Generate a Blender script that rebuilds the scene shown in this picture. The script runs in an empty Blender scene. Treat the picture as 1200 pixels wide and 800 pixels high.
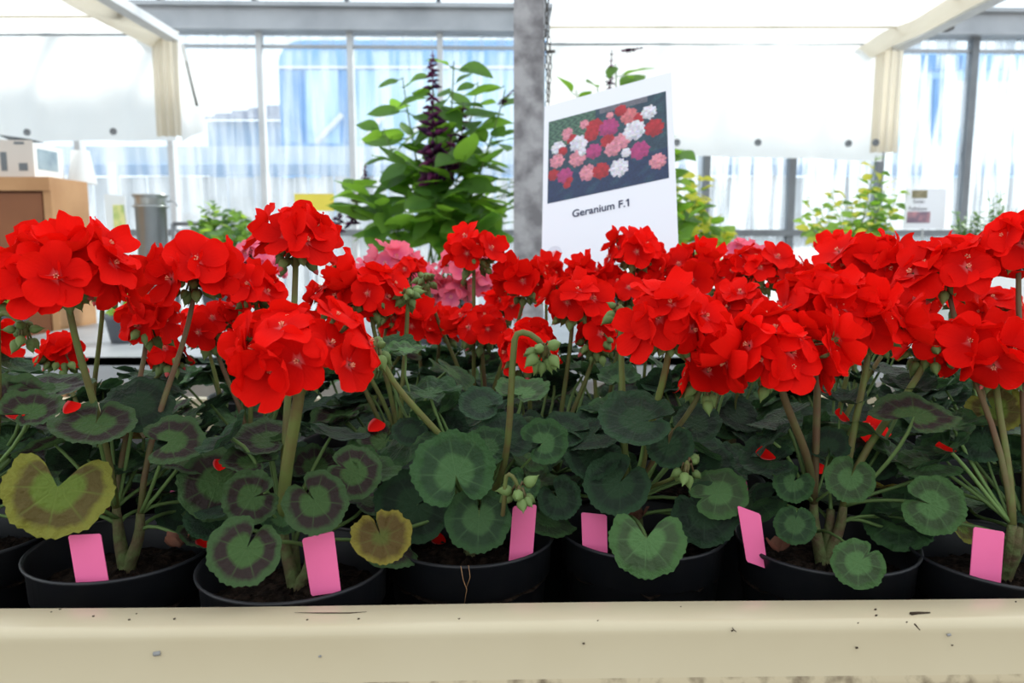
import bpy, math, random
from mathutils import Vector, Matrix, Quaternion
C = bpy.context.scene.collection
SC = bpy.context.scene
R = math.radians
PI = math.pi
rnd = random.Random(7)

# ------------------------------------------------------------------ camera, sky, sun, exposure
PITCH = R(7.3); CAMZ = 1.10; FPX = 900.0
cam_d = bpy.data.cameras.new('camera'); cam = bpy.data.objects.new('camera', cam_d); C.objects.link(cam)
cam.location = (0, 0, CAMZ); cam.rotation_euler = (PI/2 - PITCH, 0, 0)
cam_d.sensor_width = 36; cam_d.lens = FPX*36/1200; cam_d.clip_start = 0.02; cam_d.clip_end = 200
cam_d.dof.use_dof = True; cam_d.dof.focus_distance = 0.62; cam_d.dof.aperture_fstop = 9.0
SC.camera = cam
world = bpy.data.worlds.new('sky'); SC.world = world; world.use_nodes = True
bg = world.node_tree.nodes['Background']
bg.inputs[0].default_value = (0.88, 0.95, 1.0, 1); bg.inputs[1].default_value = 1.9
sun_d = bpy.data.lights.new('sun', 'SUN'); sun = bpy.data.objects.new('sun', sun_d); C.objects.link(sun)
sun_d.energy = 7.0; sun_d.angle = R(6); sun_d.color = (1, 0.95, 0.86)
sun.rotation_euler = Vector((-0.50, -0.46, -0.62)).to_track_quat('-Z', 'Y').to_euler()
SC.view_settings.view_transform = 'Standard'; SC.view_settings.look = 'None'
SC.view_settings.gamma = 1; SC.view_settings.use_curve_mapping = False
SC.view_settings.exposure = -0.35

FW = Vector((0, math.cos(PITCH), -math.sin(PITCH))); UP = Vector((0, math.sin(PITCH), math.cos(PITCH))); RT = Vector((1, 0, 0))
CAM = Vector((0, 0, CAMZ))
def ray(u, v):
    return (FW + RT*((u-600)/FPX) + UP*((400-v)/FPX))
def at(u, v, Y):                      # the point seen at pixel (u,v) standing at distance Y
    d = ray(u, v); return CAM + d*(Y/d.y)
def atz(u, v, z):                     # the point seen at pixel (u,v) at height z
    d = ray(u, v); return CAM + d*((z-CAMZ)/d.z)
def mpp(p):                           # metres per pixel at p
    return (p-CAM).dot(FW)/FPX

# ------------------------------------------------------------------ helpers
class MB:
    def __init__(s): s.v = []; s.f = []; s.m = []; s.uv = {}
    def add(s, vs, fs, m=0, uvs=None):
        b = len(s.v); s.v += [tuple(x) for x in vs]
        for f in fs: s.f.append(tuple(b+i for i in f)); s.m.append(m)
        if uvs:
            for i, q in enumerate(uvs): s.uv[b+i] = q
        return b
    def box(s, lo, hi, m=0, M=None):
        (a, b, c), (d, e, f) = lo, hi
        vs = [Vector(p) for p in ((a,b,c),(d,b,c),(d,e,c),(a,e,c),(a,b,f),(d,b,f),(d,e,f),(a,e,f))]
        if M: vs = [M @ p for p in vs]
        s.add(vs, [(3,2,1,0),(4,5,6,7),(0,1,5,4),(1,2,6,5),(2,3,7,6),(3,0,4,7)], m)
    def tube(s, pts, rad, n=6, m=0, cap=True):
        pts = [Vector(p) for p in pts]; k = len(pts)
        if not hasattr(rad, '__len__'): rad = [rad]*k
        t0 = (pts[1]-pts[0]).normalized()
        a = t0.orthogonal().normalized(); vs = []
        for i, p in enumerate(pts):
            t = (pts[min(i+1, k-1)]-pts[max(i-1, 0)])
            t = t.normalized() if t.length > 1e-9 else t0
            a = (a - t*a.dot(t)).normalized(); b = t.cross(a)
            for j in range(n):
                q = 2*PI*j/n; vs.append(p + (a*math.cos(q)+b*math.sin(q))*rad[i])
        fs = []
        for i in range(k-1):
            for j in range(n):
                fs.append((i*n+j, i*n+(j+1) % n, (i+1)*n+(j+1) % n, (i+1)*n+j))
        if cap: fs.append(tuple(range(n-1, -1, -1))); fs.append(tuple(range((k-1)*n, k*n)))
        s.add(vs, fs, m)
    def lathe(s, prof, n=32, m=0, M=None, closed=False):
        vs = []; k = len(prof)
        for (r, z) in prof:
            for j in range(n):
                q = 2*PI*j/n; p = Vector((r*math.cos(q), r*math.sin(q), z)); vs.append(M @ p if M else p)
        fs = []
        for i in range(k if closed else k-1):
            i2 = (i+1) % k
            for j in range(n):
                fs.append((i*n+j, i*n+(j+1) % n, i2*n+(j+1) % n, i2*n+j))
        s.add(vs, fs, m)
    def grid(s, fn, nu, nv, m=0, uv=False):
        vs = []; us = []
        for i in range(nu+1):
            for j in range(nv+1):
                vs.append(fn(i/nu, j/nv)); us.append((i/nu, j/nv))
        fs = [(i*(nv+1)+j, (i+1)*(nv+1)+j, (i+1)*(nv+1)+j+1, i*(nv+1)+j+1) for i in range(nu) for j in range(nv)]
        s.add(vs, fs, m, us if uv else None)
    def mesh(s, name, mats, smooth=True, origin=None):
        me = bpy.data.meshes.new(name)
        vs = s.v if origin is None else [(x-origin[0], y-origin[1], z-origin[2]) for x, y, z in s.v]
        me.from_pydata(vs, [], s.f)
        for mt in (mats if isinstance(mats, (list, tuple)) else [mats]): me.materials.append(mt)
        me.polygons.foreach_set('material_index', s.m)
        me.polygons.foreach_set('use_smooth', [smooth]*len(s.f))
        if s.uv:
            ul = me.uv_layers.new(name='UVMap')
            for l in me.loops: ul.data[l.index].uv = s.uv.get(l.vertex_index, (0.5, 0.5))
        me.update(); return me

WP = {}                                 # world position of every linked object (translations only)
def link(name, data, parent=None, pos=(0,0,0), rot=None, scale=None):
    """link an object whose WORLD position is pos; parents only ever translate"""
    o = bpy.data.objects.new(name, data); C.objects.link(o)
    pos = Vector(pos)
    if parent: o.parent = parent; o.location = pos - WP[parent.name]
    else: o.location = pos
    WP[o.name] = pos
    if rot is not None:
        o.rotation_mode = 'QUATERNION'; o.rotation_quaternion = rot
    if scale is not None: o.scale = (scale, scale, scale) if not hasattr(scale, '__len__') else scale
    return o
def put(name, mb, mats, parent=None, pos=None, smooth=True):
    """mesh builder in WORLD coordinates -> object with its origin at pos"""
    if pos is None: pos = WP[parent.name] if parent else Vector((0,0,0))
    return link(name, mb.mesh(name, mats, smooth, tuple(pos)), parent, pos)
def tag(o, label=None, cat=None, group=None, kind=None):
    if label: o['label'] = label
    if cat: o['category'] = cat
    if group: o['group'] = group
    if kind: o['kind'] = kind
    return o
def thing(name, label, cat, pos, group=None):
    return tag(link(name, None, None, pos), label, cat, group)
def bez(p0, p1, p2, p3, n):
    out = []
    for i in range(n+1):
        t = i/n; out.append(p0*(1-t)**3 + p1*3*t*(1-t)**2 + p2*3*t*t*(1-t) + p3*t**3)
    return out
def basis(z, y):
    z = z.normalized(); y = (y - z*y.dot(z)).normalized(); x = y.cross(z)
    return Matrix((x, y, z)).transposed()

# ------------------------------------------------------------------ materials
def mat(name, col, rough=0.6, spec=0.3, metal=0.0, noise=None, bump=None, trans=0.0, tcol=None, vary=0.0):
    m = bpy.data.materials.new(name); m.use_nodes = True
    nt = m.node_tree; n = nt.nodes; L = nt.links; b = n['Principled BSDF']
    b.inputs['Base Color'].default_value = (*col, 1); b.inputs['Roughness'].default_value = rough
    b.inputs['Specular IOR Level'].default_value = spec; b.inputs['Metallic'].default_value = metal
    src = None
    tc = n.new('ShaderNodeTexCoord')
    if noise:                            # (scale, second colour, low, high)
        nz = n.new('ShaderNodeTexNoise'); nz.inputs['Scale'].default_value = noise[0]; nz.inputs['Detail'].default_value = 6
        L.new(tc.outputs['Object'], nz.inputs['Vector'])
        r = n.new('ShaderNodeValToRGB'); r.color_ramp.elements[0].position = noise[2]; r.color_ramp.elements[1].position = noise[3]
        r.color_ramp.elements[0].color = (*col, 1); r.color_ramp.elements[1].color = (*noise[1], 1)
        L.new(nz.outputs['Fac'], r.inputs['Fac']); L.new(r.outputs['Color'], b.inputs['Base Color']); src = r.outputs['Color']
    if vary:
        oi = n.new('ShaderNodeObjectInfo'); hs = n.new('ShaderNodeHueSaturation')
        mp = n.new('ShaderNodeMapRange'); mp.inputs[3].default_value = 1-vary; mp.inputs[4].default_value = 1+vary
        L.new(oi.outputs['Random'], mp.inputs[0]); L.new(mp.outputs[0], hs.inputs['Value'])
        if src: L.new(src, hs.inputs['Color'])
        else: hs.inputs['Color'].default_value = (*col, 1)
        L.new(hs.outputs['Color'], b.inputs['Base Color']); src = hs.outputs['Color']
    if bump:
        nb = n.new('ShaderNodeTexNoise'); nb.inputs['Scale'].default_value = bump[0]; nb.inputs['Detail'].default_value = 5
        L.new(tc.outputs['Object'], nb.inputs['Vector'])
        bp = n.new('ShaderNodeBump'); bp.inputs['Strength'].default_value = bump[1]; bp.inputs['Distance'].default_value = 0.01
        L.new(nb.outputs['Fac'], bp.inputs['Height']); L.new(bp.outputs['Normal'], b.inputs['Normal'])
    if trans:
        t = n.new('ShaderNodeBsdfTranslucent'); t.inputs['Color'].default_value = (*(tcol or col), 1)
        if src and not tcol: L.new(src, t.inputs['Color'])
        mx = n.new('ShaderNodeMixShader'); mx.inputs[0].default_value = trans
        L.new(b.outputs[0], mx.inputs[1]); L.new(t.outputs[0], mx.inputs[2])
        L.new(mx.outputs[0], n['Material Output'].inputs['Surface'])
    return m

def leaf_mat(name, centre, zone, edge, zs=1.0, nv=8.5, trans=0.2, vary=0.18, zpos=(0.42, 0.54, 0.74, 0.86)):
    """zonal geranium leaf: uv = (angle, radius) from the petiole; a dark horseshoe band and paler veins"""
    m = bpy.data.materials.new(name); m.use_nodes = True
    nt = m.node_tree; n = nt.nodes; L = nt.links; b = n['Principled BSDF']
    uv = n.new('ShaderNodeUVMap'); sp = n.new('ShaderNodeSeparateXYZ'); L.new(uv.outputs[0], sp.inputs[0])
    tc = n.new('ShaderNodeTexCoord'); nz = n.new('ShaderNodeTexNoise'); nz.inputs['Scale'].default_value = 2.2; nz.inputs['Detail'].default_value = 4
    L.new(tc.outputs['Object'], nz.inputs['Vector'])
    a = n.new('ShaderNodeMath'); a.operation = 'MULTIPLY_ADD'; L.new(nz.outputs['Fac'], a.inputs[0]); a.inputs[1].default_value = 0.34; a.inputs[2].default_value = -0.17
    ad = n.new('ShaderNodeMath'); L.new(sp.outputs['Y'], ad.inputs[0]); L.new(a.outputs[0], ad.inputs[1])
    r = n.new('ShaderNodeValToRGB'); e = r.color_ramp
    e.elements[0].position = zpos[0]; e.elements[0].color = (*centre, 1)
    e.elements[1].position = zpos[3]; e.elements[1].color = (*edge, 1)
    zc = tuple(z*zs + c*(1-zs) for z, c in zip(zone, edge))
    for p in (zpos[1], zpos[2]):
        q = e.elements.new(p); q.color = (*zc, 1)
    L.new(ad.outputs[0], r.inputs['Fac'])
    # veins
    k = n.new('ShaderNodeMath'); k.operation = 'MULTIPLY_ADD'; k.inputs[1].default_value = PI*nv; k.inputs[2].default_value = -PI*nv/2; L.new(sp.outputs['X'], k.inputs[0])
    c = n.new('ShaderNodeMath'); c.operation = 'COSINE'; L.new(k.outputs[0], c.inputs[0])
    ab = n.new('ShaderNodeMath'); ab.operation = 'ABSOLUTE'; L.new(c.outputs[0], ab.inputs[0])
    pw = n.new('ShaderNodeMath'); pw.operation = 'POWER'; pw.inputs[1].default_value = 90; L.new(ab.outputs[0], pw.inputs[0])
    om = n.new('ShaderNodeMath'); om.operation = 'SUBTRACT'; om.inputs[0].default_value = 1.0; L.new(sp.outputs['Y'], om.inputs[1])
    vm = n.new('ShaderNodeMath'); vm.operation = 'MULTIPLY'; L.new(pw.outputs[0], vm.inputs[0]); L.new(om.outputs[0], vm.inputs[1])
    mx = n.new('ShaderNodeMix'); mx.data_type = 'RGBA'; L.new(vm.outputs[0], mx.inputs[0]); L.new(r.outputs['Color'], mx.inputs[6])
    mx.inputs[7].default_value = (centre[0]*1.2+.004, centre[1]*1.15+.004, centre[2]*1.2+.004, 1)
    oi = n.new('ShaderNodeObjectInfo'); hs = n.new('ShaderNodeHueSaturation'); mp = n.new('ShaderNodeMapRange')
    mp.inputs[3].default_value = 1-vary; mp.inputs[4].default_value = 1+vary
    L.new(oi.outputs['Random'], mp.inputs[0]); L.new(mp.outputs[0], hs.inputs['Value']); L.new(mx.outputs[2], hs.inputs['Color'])
    L.new(hs.outputs['Color'], b.inputs['Base Color'])
    b.inputs['Roughness'].default_value = 0.55; b.inputs['Specular IOR Level'].default_value = 0.16
    b.inputs['Sheen Weight'].default_value = 0.03; b.inputs['Sheen Tint'].default_value = (0.8, 0.95, 0.9, 1)
    n2 = n.new('ShaderNodeTexNoise'); n2.inputs['Scale'].default_value = 7; n2.inputs['Detail'].default_value = 3; L.new(tc.outputs['Object'], n2.inputs['Vector'])
    sm = n.new('ShaderNodeMath'); sm.operation = 'MULTIPLY_ADD'; L.new(vm.outputs[0], sm.inputs[0]); sm.inputs[1].default_value = -0.6; L.new(n2.outputs['Fac'], sm.inputs[2])
    bp = n.new('ShaderNodeBump'); bp.inputs['Strength'].default_value = 0.28; bp.inputs['Distance'].default_value = 0.04
    L.new(sm.outputs[0], bp.inputs['Height']); L.new(bp.outputs['Normal'], b.inputs['Normal'])
    t = n.new('ShaderNodeBsdfTranslucent'); hs2 = n.new('ShaderNodeHueSaturation'); hs2.inputs['Value'].default_value = 1.5
    L.new(hs.outputs['Color'], hs2.inputs['Color']); L.new(hs2.outputs['Color'], t.inputs['Color'])
    ms = n.new('ShaderNodeMixShader'); ms.inputs[0].default_value = trans
    L.new(b.outputs[0], ms.inputs[1]); L.new(t.outputs[0], ms.inputs[2]); L.new(ms.outputs[0], n['Material Output'].inputs['Surface'])
    return m

def petal_mat(name, base, eye, tcol, trans=0.3, vary=0.1):
    m = bpy.data.materials.new(name); m.use_nodes = True
    nt = m.node_tree; n = nt.nodes; L = nt.links; b = n['Principled BSDF']
    uv = n.new('ShaderNodeUVMap'); sp = n.new('ShaderNodeSeparateXYZ'); L.new(uv.outputs[0], sp.inputs[0])
    r = n.new('ShaderNodeValToRGB'); e = r.color_ramp
    e.elements[0].position = 0.0; e.elements[0].color = (*eye, 1); e.elements[1].position = 0.15; e.elements[1].color = (*base, 1)
    e.elements[1].color = (base[0]*.72, base[1]*.65, base[2]*1.0, 1)
    q = e.elements.new(0.72); q.color = (*base, 1)
    L.new(sp.outputs['Y'], r.inputs['Fac'])
    w = n.new('ShaderNodeMath'); w.operation = 'MULTIPLY'; w.inputs[1].default_value = 44; L.new(sp.outputs['X'], w.inputs[0])
    c = n.new('ShaderNodeMath'); c.operation = 'SINE'; L.new(w.outputs[0], c.inputs[0])
    oi = n.new('ShaderNodeObjectInfo'); hs = n.new('ShaderNodeHueSaturation'); mp = n.new('ShaderNodeMapRange')
    mp.inputs[3].default_value = 1-vary; mp.inputs[4].default_value = 1+vary
    L.new(oi.outputs['Random'], mp.inputs[0]); L.new(mp.outputs[0], hs.inputs['Value']); L.new(r.outputs['Color'], hs.inputs['Color'])
    L.new(hs.outputs['Color'], b.inputs['Base Color'])
    b.inputs['Roughness'].default_value = 0.75; b.inputs['Specular IOR Level'].default_value = 0.06
    bp = n.new('ShaderNodeBump'); bp.inputs['Strength'].default_value = 0.05; bp.inputs['Distance'].default_value = 0.02
    L.new(c.outputs[0], bp.inputs['Height']); L.new(bp.outputs['Normal'], b.inputs['Normal'])
    t = n.new('ShaderNodeBsdfTranslucent'); t.inputs['Color'].default_value = (*tcol, 1)
    ms = n.new('ShaderNodeMixShader'); ms.inputs[0].default_value = trans
    L.new(b.outputs[0], ms.inputs[1]); L.new(t.outputs[0], ms.inputs[2]); L.new(ms.outputs[0], n['Material Output'].inputs['Surface'])
    return m

M = {}
M['red'] = petal_mat('red_petal', (0.80, 0.007, 0.004), (0.70, 0.14, 0.14), (0.95, 0.015, 0.006), 0.24, 0.14)
M['pink'] = petal_mat('pink_petal', (0.92, 0.20, 0.30), (0.95, 0.50, 0.50), (1.0, 0.30, 0.38), 0.35, 0.12)
M['leaf_zonal'] = leaf_mat('leaf_zonal', (0.0561, 0.1122, 0.0330), (0.0330, 0.0224, 0.0198), (0.0495, 0.0957, 0.0343))
M['leaf_dark'] = leaf_mat('leaf_dark', (0.0224, 0.0515, 0.0224), (0.0145, 0.0238, 0.0158), (0.0224, 0.0541, 0.0238), 0.8)
M['leaf_green'] = leaf_mat('leaf_green', (0.0561, 0.1221, 0.0429), (0.0198, 0.0396, 0.0198), (0.0343, 0.0845, 0.0277), 0.7)
M['leaf_light'] = leaf_mat('leaf_light', (0.0792, 0.1650, 0.0561), (0.0396, 0.0462, 0.0297), (0.0561, 0.1221, 0.0383), 0.6)
M['leaf_yellow'] = leaf_mat('leaf_yellow', (0.1254, 0.1782, 0.0297), (0.0924, 0.0660, 0.0231), (0.1980, 0.1980, 0.0330), 0.9)
M['leaf_olive'] = leaf_mat('leaf_olive', (0.0990, 0.1122, 0.0231), (0.0990, 0.0594, 0.0198), (0.2376, 0.1980, 0.0330), 0.9, zpos=(.2, .4, .72, .92))
M['stalk'] = mat('flower_stalk_green', (0.15, 0.19, 0.05), 0.6, 0.3, noise=(60, (0.16, 0.10, 0.045), .4, .75), trans=.12, vary=.2)
M['stalk_red'] = mat('flower_stalk_brown', (0.15, 0.085, 0.045), 0.6, 0.3, noise=(50, (0.14, 0.14, 0.05), .4, .7), trans=.1, vary=.2)
M['petiole'] = mat('petiole_green', (0.14, 0.23, 0.07), 0.6, 0.3, trans=.15, vary=.2)
M['stem'] = mat('woody_stem', (0.11, 0.15, 0.05), 0.75, 0.2, noise=(90, (0.11, 0.07, 0.04), .35, .65), bump=(160, .4))
M['bud'] = mat('bud_green', (0.16, 0.24, 0.075), 0.6, 0.3, trans=.15, vary=.2)
M['sepal'] = mat('sepal_green', (0.17, 0.20, 0.07), 0.6, 0.3, trans=.15)
M['stamen'] = mat('stamen', (0.80, 0.30, 0.18), 0.6, 0.2)
M['pot'] = mat('black_plastic', (0.010, 0.011, 0.014), 0.42, 0.4, noise=(30, (0.018, 0.018, 0.020), .4, .7))
M['soil'] = mat('dark_soil', (0.012, 0.008, 0.006), 0.95, 0.1, noise=(120, (0.050, 0.032, 0.022), .45, .75), bump=(150, 1.0))
M['dry'] = mat('dry_leaf', (0.20, 0.085, 0.055), 0.8, 0.15, noise=(90, (0.10, 0.05, 0.035), .4, .7), trans=.15)
M['tag_pink'] = mat('pink_plastic', (0.92, 0.165, 0.38), 0.45, 0.3, noise=(25, (0.88, 0.15, 0.35), .4, .7))
M['cream'] = mat('cream_paint', (0.60, 0.52, 0.36), 0.30, 0.45, noise=(7, (0.56, 0.475, 0.315), .35, .75), bump=(6, .03))
M['cream_dirty'] = mat('cream_paint_dirty', (0.58, 0.49, 0.33), 0.55, 0.2, noise=(75, (0.22, 0.17, 0.11), .50, .70))
M['grime'] = mat('grime', (0.05, 0.035, 0.025), 0.9, 0.1)
M['grime_pale'] = mat('chipped_paint', (0.30, 0.30, 0.30), 0.8, 0.1)
M['bed'] = mat('bench_liner', (0.02, 0.021, 0.025), 0.8, 0.2, noise=(20, (0.035, .033, .03), .4, .7))
M['alu'] = mat('aluminium', (0.46, 0.48, 0.51), 0.42, 0.5, 0.4, noise=(5, (0.36, .38, .41), .35, .7))
M['alu_dark'] = mat('grey_metal', (0.24, 0.26, 0.28), 0.5, 0.4, 0.3, noise=(8, (0.19, .20, .22), .4, .7))
M['post'] = mat('galvanised_post', (0.42, 0.42, 0.44), 0.6, 0.3, 0.1, noise=(22, (0.20, .195, .21), .40, .66), bump=(25, .15))
M['rust'] = mat('rusted_wire', (0.10, 0.095, 0.09), 0.6, 0.4, 0.5)
M['floor'] = mat('concrete', (0.32, 0.30, 0.27), 0.8, 0.2, noise=(3, (0.24, .225, .20), .4, .7), bump=(30, .2))
M['yard'] = mat('yard_gravel', (0.50, 0.50, 0.48), 0.9, 0.1, noise=(12, (0.40, .40, .38), .4, .7))
M['paper'] = mat('white_card', (0.80, 0.83, 0.90), 0.35, 0.4)
M['ink'] = mat('dark_print', (0.03, 0.04, 0.09), 0.5, 0.2)
M['ink_grey'] = mat('grey_print', (0.25, 0.25, 0.28), 0.5, 0.2)
M['wood'] = mat('cabinet_wood', (0.25, 0.095, 0.04), 0.5, 0.3, noise=(4, (0.19, .07, .03), .35, .7))
M['wood_light'] = mat('cabinet_edge', (0.50, 0.28, 0.135), 0.5, 0.3, noise=(6, (0.42, .22, .10), .4, .7))
M['carton'] = mat('pale_carton', (0.62, 0.57, 0.53), 0.7, 0.2)
M['carton_white'] = mat('white_carton', (0.78, 0.80, 0.80), 0.6, 0.2)
M['print_grey'] = mat('carton_print', (0.16, 0.18, 0.20), 0.6, 0.2)
M['print_blue'] = mat('carton_print_blue', (0.33, 0.42, 0.48), 0.6, 0.2, noise=(14, (.22, .30, .36), .4, .6))
M['bag'] = mat('white_plastic', (0.85, 0.86, 0.86), 0.4, 0.4, trans=.25)
M['zinc'] = mat('zinc_bucket', (0.50, 0.52, 0.52), 0.32, 0.5, 0.8, noise=(5, (.40, .42, .42), .4, .7))
M['yellow'] = mat('yellow_card', (0.85, 0.70, 0.10), 0.5, 0.3)
M['green_print'] = mat('green_print', (0.30, 0.48, 0.12), 0.5, 0.3, noise=(18, (.75, .72, .30), .4, .6))
M['cloth'] = mat('shade_cloth', (0.80, 0.78, 0.70), 0.85, 0.1, noise=(1.6, (0.74, 0.72, 0.65), .4, .7), trans=.85, tcol=(0.99, 0.98, 0.96))
M['cloth_hem'] = mat('shade_cloth_hem', (0.74, 0.68, 0.57), 0.85, 0.1, noise=(3, (0.66, 0.60, 0.49), .4, .7), trans=.42, tcol=(0.88, .82, .70))
M['bar_white'] = mat('glazing_bar_white', (.72, .74, .76), .5, .3, noise=(6, (.60, .62, .65), .4, .7))
M['fence'] = mat('fence_board', (0.80, 0.81, 0.82), 0.8, 0.1, noise=(5, (.68, .69, .71), .4, .7), vary=.12)
M['trellis'] = mat('trellis', (.70, .80, .90), .8, .1)
M['fence_rail'] = mat('fence_rail', (0.38, 0.52, 0.72), 0.8, 0.1)
M['blue_film'] = mat('blue_sheet', (0.26, 0.50, 0.84), 0.5, 0.2, noise=(1.2, (.36, .60, .90), .35, .7))
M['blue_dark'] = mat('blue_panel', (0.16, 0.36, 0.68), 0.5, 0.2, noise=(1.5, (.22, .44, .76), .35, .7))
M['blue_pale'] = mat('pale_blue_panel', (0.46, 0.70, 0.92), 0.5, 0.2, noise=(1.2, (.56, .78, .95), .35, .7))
M['white_strut'] = mat('white_strut', (0.85, 0.87, 0.9), 0.5, 0.2)
M['roof_tile'] = mat('roof_tile', (0.30, 0.33, 0.42), 0.8, 0.1, noise=(6, (.42, .45, .55), .4, .7))
M['render_wall'] = mat('house_render', (0.45, 0.58, 0.74), 0.8, 0.1)
M['render_in'] = mat('inside_render', (.42, .41, .38), .85, .1, noise=(3, (.36, .35, .32), .4, .7))
M['brick'] = mat('plinth', (0.40, 0.37, 0.34), 0.85, 0.1, noise=(8, (.32, .29, .26), .4, .7))
M['sal_leaf'] = mat('broad_leaf', (0.055, 0.13, 0.028), 0.5, 0.35, noise=(9, (.055, .13, .03), .4, .7), trans=.5, tcol=(0.30, 0.58, 0.05), vary=.3)
M['sal_stem'] = mat('soft_stem', (0.16, 0.24, 0.07), 0.6, 0.2, trans=.15)
M['purple'] = mat('purple_spike', (0.040, 0.008, 0.045), 0.6, 0.2, noise=(30, (.16, .025, .10), .42, .62), trans=.3)
M['lime_leaf'] = mat('lime_leaf', (0.20, 0.36, 0.06), 0.5, 0.3, trans=.5, tcol=(0.48, 0.72, 0.08), vary=.3)
M['gold_leaf'] = mat('golden_leaf', (0.52, 0.52, 0.06), 0.5, 0.3, trans=.5, tcol=(0.85, 0.80, 0.10), vary=.15)
M['herb_leaf'] = mat('herb_leaf', (0.10, 0.20, 0.07), 0.5, 0.3, trans=.35, tcol=(0.22, 0.38, 0.08), vary=.3)
M['trough'] = mat('grey_trough', (0.13, 0.14, 0.16), 0.5, 0.3)

def glass_mat(name, streak, seed):
    m = bpy.data.materials.new(name); m.use_nodes = True
    nt = m.node_tree; n = nt.nodes; L = nt.links; n.remove(n['Principled BSDF'])
    tr = n.new('ShaderNodeBsdfTransparent'); tr.inputs[0].default_value = (0.95, 0.98, 1.0, 1)
    gl = n.new('ShaderNodeBsdfGlossy'); gl.inputs['Roughness'].default_value = 0.05; gl.inputs[0].default_value = (.9, .95, 1, 1)
    mx = n.new('ShaderNodeMixShader'); mx.inputs[0].default_value = 0.05
    L.new(tr.outputs[0], mx.inputs[1]); L.new(gl.outputs[0], mx.inputs[2])
    tl = n.new('ShaderNodeBsdfTranslucent'); tl.inputs[0].default_value = (0.93, 0.97, 1, 1)
    tc = n.new('ShaderNodeTexCoord'); mp = n.new('ShaderNodeMapping'); mp.inputs['Scale'].default_value = (11, 11, 0.9); mp.inputs['Location'].default_value = (seed, 0, 0)
    L.new(tc.outputs['Object'], mp.inputs[0])
    nz = n.new('ShaderNodeTexNoise'); nz.inputs['Scale'].default_value = 2.0; nz.inputs['Detail'].default_value = 6; L.new(mp.outputs[0], nz.inputs['Vector'])
    r = n.new('ShaderNodeValToRGB'); r.color_ramp.elements[0].position = .38; r.color_ramp.elements[1].position = .62
    r.color_ramp.elements[0].color = (0, 0, 0, 1); r.color_ramp.elements[1].color = (streak, streak, streak, 1)
    L.new(nz.outputs['Fac'], r.inputs['Fac'])
    m2 = n.new('ShaderNodeMixShader'); L.new(r.outputs['Color'], m2.inputs[0]); L.new(mx.outputs[0], m2.inputs[1]); L.new(tl.outputs[0], m2.inputs[2])
    L.new(m2.outputs[0], n['Material Output'].inputs['Surface'])
    return m
M['glass'] = glass_mat('pane_glass', 0.22, 0.0)
M['glass_streaky'] = glass_mat('streaky_pane_glass', 0.80, 3.7)

# ------------------------------------------------------------------ the greenhouse and what lies beyond it
mb = MB(); mb.box((-6, -2.5, -0.1), (6, 5.25, 0)); tag(put('floor', mb, M['floor']), kind='structure')
mb = MB(); mb.box((-6.1, -2.6, 0), (6.1, -2.5, 1.15)); tag(put('wall_front_unseen', mb, M['render_in'], smooth=False), kind='structure')  # unseen wall behind the camera, added and sized to hold back low light
for sd, x_ in (('left', -6.1), ('right', 6.0)):
    mb = MB(); mb.box((x_, -2.5, 0), (x_+.1, 5.0, 1.0)); tag(put('wall_'+sd, mb, M['brick'], smooth=False), kind='structure')  # unseen side walls, likewise added to cut low sky light
mb = MB(); mb.box((-60, -60, -0.3), (60, 70, -0.1)); tag(put('ground', mb, M['yard']), kind='structure')

WA = R(1.6); W0 = Vector((0, 5.0, 0)); WR = Vector((math.cos(WA), math.sin(WA), 0)); WN = Vector((-math.sin(WA), math.cos(WA), 0))
WM = Matrix.Translation(W0) @ Matrix.Rotation(WA, 4, 'Z')
def wall_s(u, z=1.2):                    # distance along the back wall seen at column u
    d = (u-600)/FPX; best = 0
    for _ in range(30):
        p = W0 + WR*best + Vector((0, 0, z)); D = (p-CAM).dot(FW); best = d*D/WR.x
    return best
mb = MB(); mb.box((-6, -0.06, 0), (6, 0.06, 0.55), M=WM)
wall = tag(put('wall_back', mb, M['brick'], pos=W0, smooth=False), kind='structure')
ZR, ZE = 1.165, 2.405
def wpart(name, boxes, m):
    mb = MB()
    for lo, hi in boxes: mb.box(lo, hi, M=WM)
    return put(name, mb, m, wall, smooth=False)
wpart('eaves_beam', [((-6, -0.09, ZE), (6, 0.07, ZE+0.11)), ((-6, -0.13, ZE+0.11), (6, 0.07, ZE+0.135)), ((-6, -0.11, ZE-0.02), (6, 0.05, ZE))], M['alu'])
wpart('sill_rail', [((-6, -0.05, ZR-0.02), (6, 0.05, ZR+0.02))], M['alu_dark'])
wpart('transom', [((-6, -0.012, 2.30), (6, 0.012, 2.318))], M['alu'])
us = [-420, -317, -214, -110, -4, 100, 207, 313, 416, 518, 620, 722, 825, 924, 1025, 1125, 1229, 1332, 1436, 1540]
ss = [wall_s(u) for u in us]
for i, s in enumerate(ss):
    w = 0.017 if us[i] < 640 else 0.021
    wpart('glazing_bar', [((s-w, -0.035, 0.55), (s+w, 0.03, ZE-0.02))], M['bar_white'] if us[i] < 640 else M['alu_dark'])  # bars on the left side coloured whiter to stand in for backlight
for i in range(len(ss)-1):
    g = M['glass'] if us[i] < 640 else M['glass_streaky']
    wpart('glass_pane', [((ss[i]+.022, -0.004, ZR+.02), (ss[i+1]-.022, 0.002, ZE-.02))], g)
    wpart('glass_pane', [((ss[i]+.022, -0.004, 0.55), (ss[i+1]-.022, 0.002, ZR-.02))], g)
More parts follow.
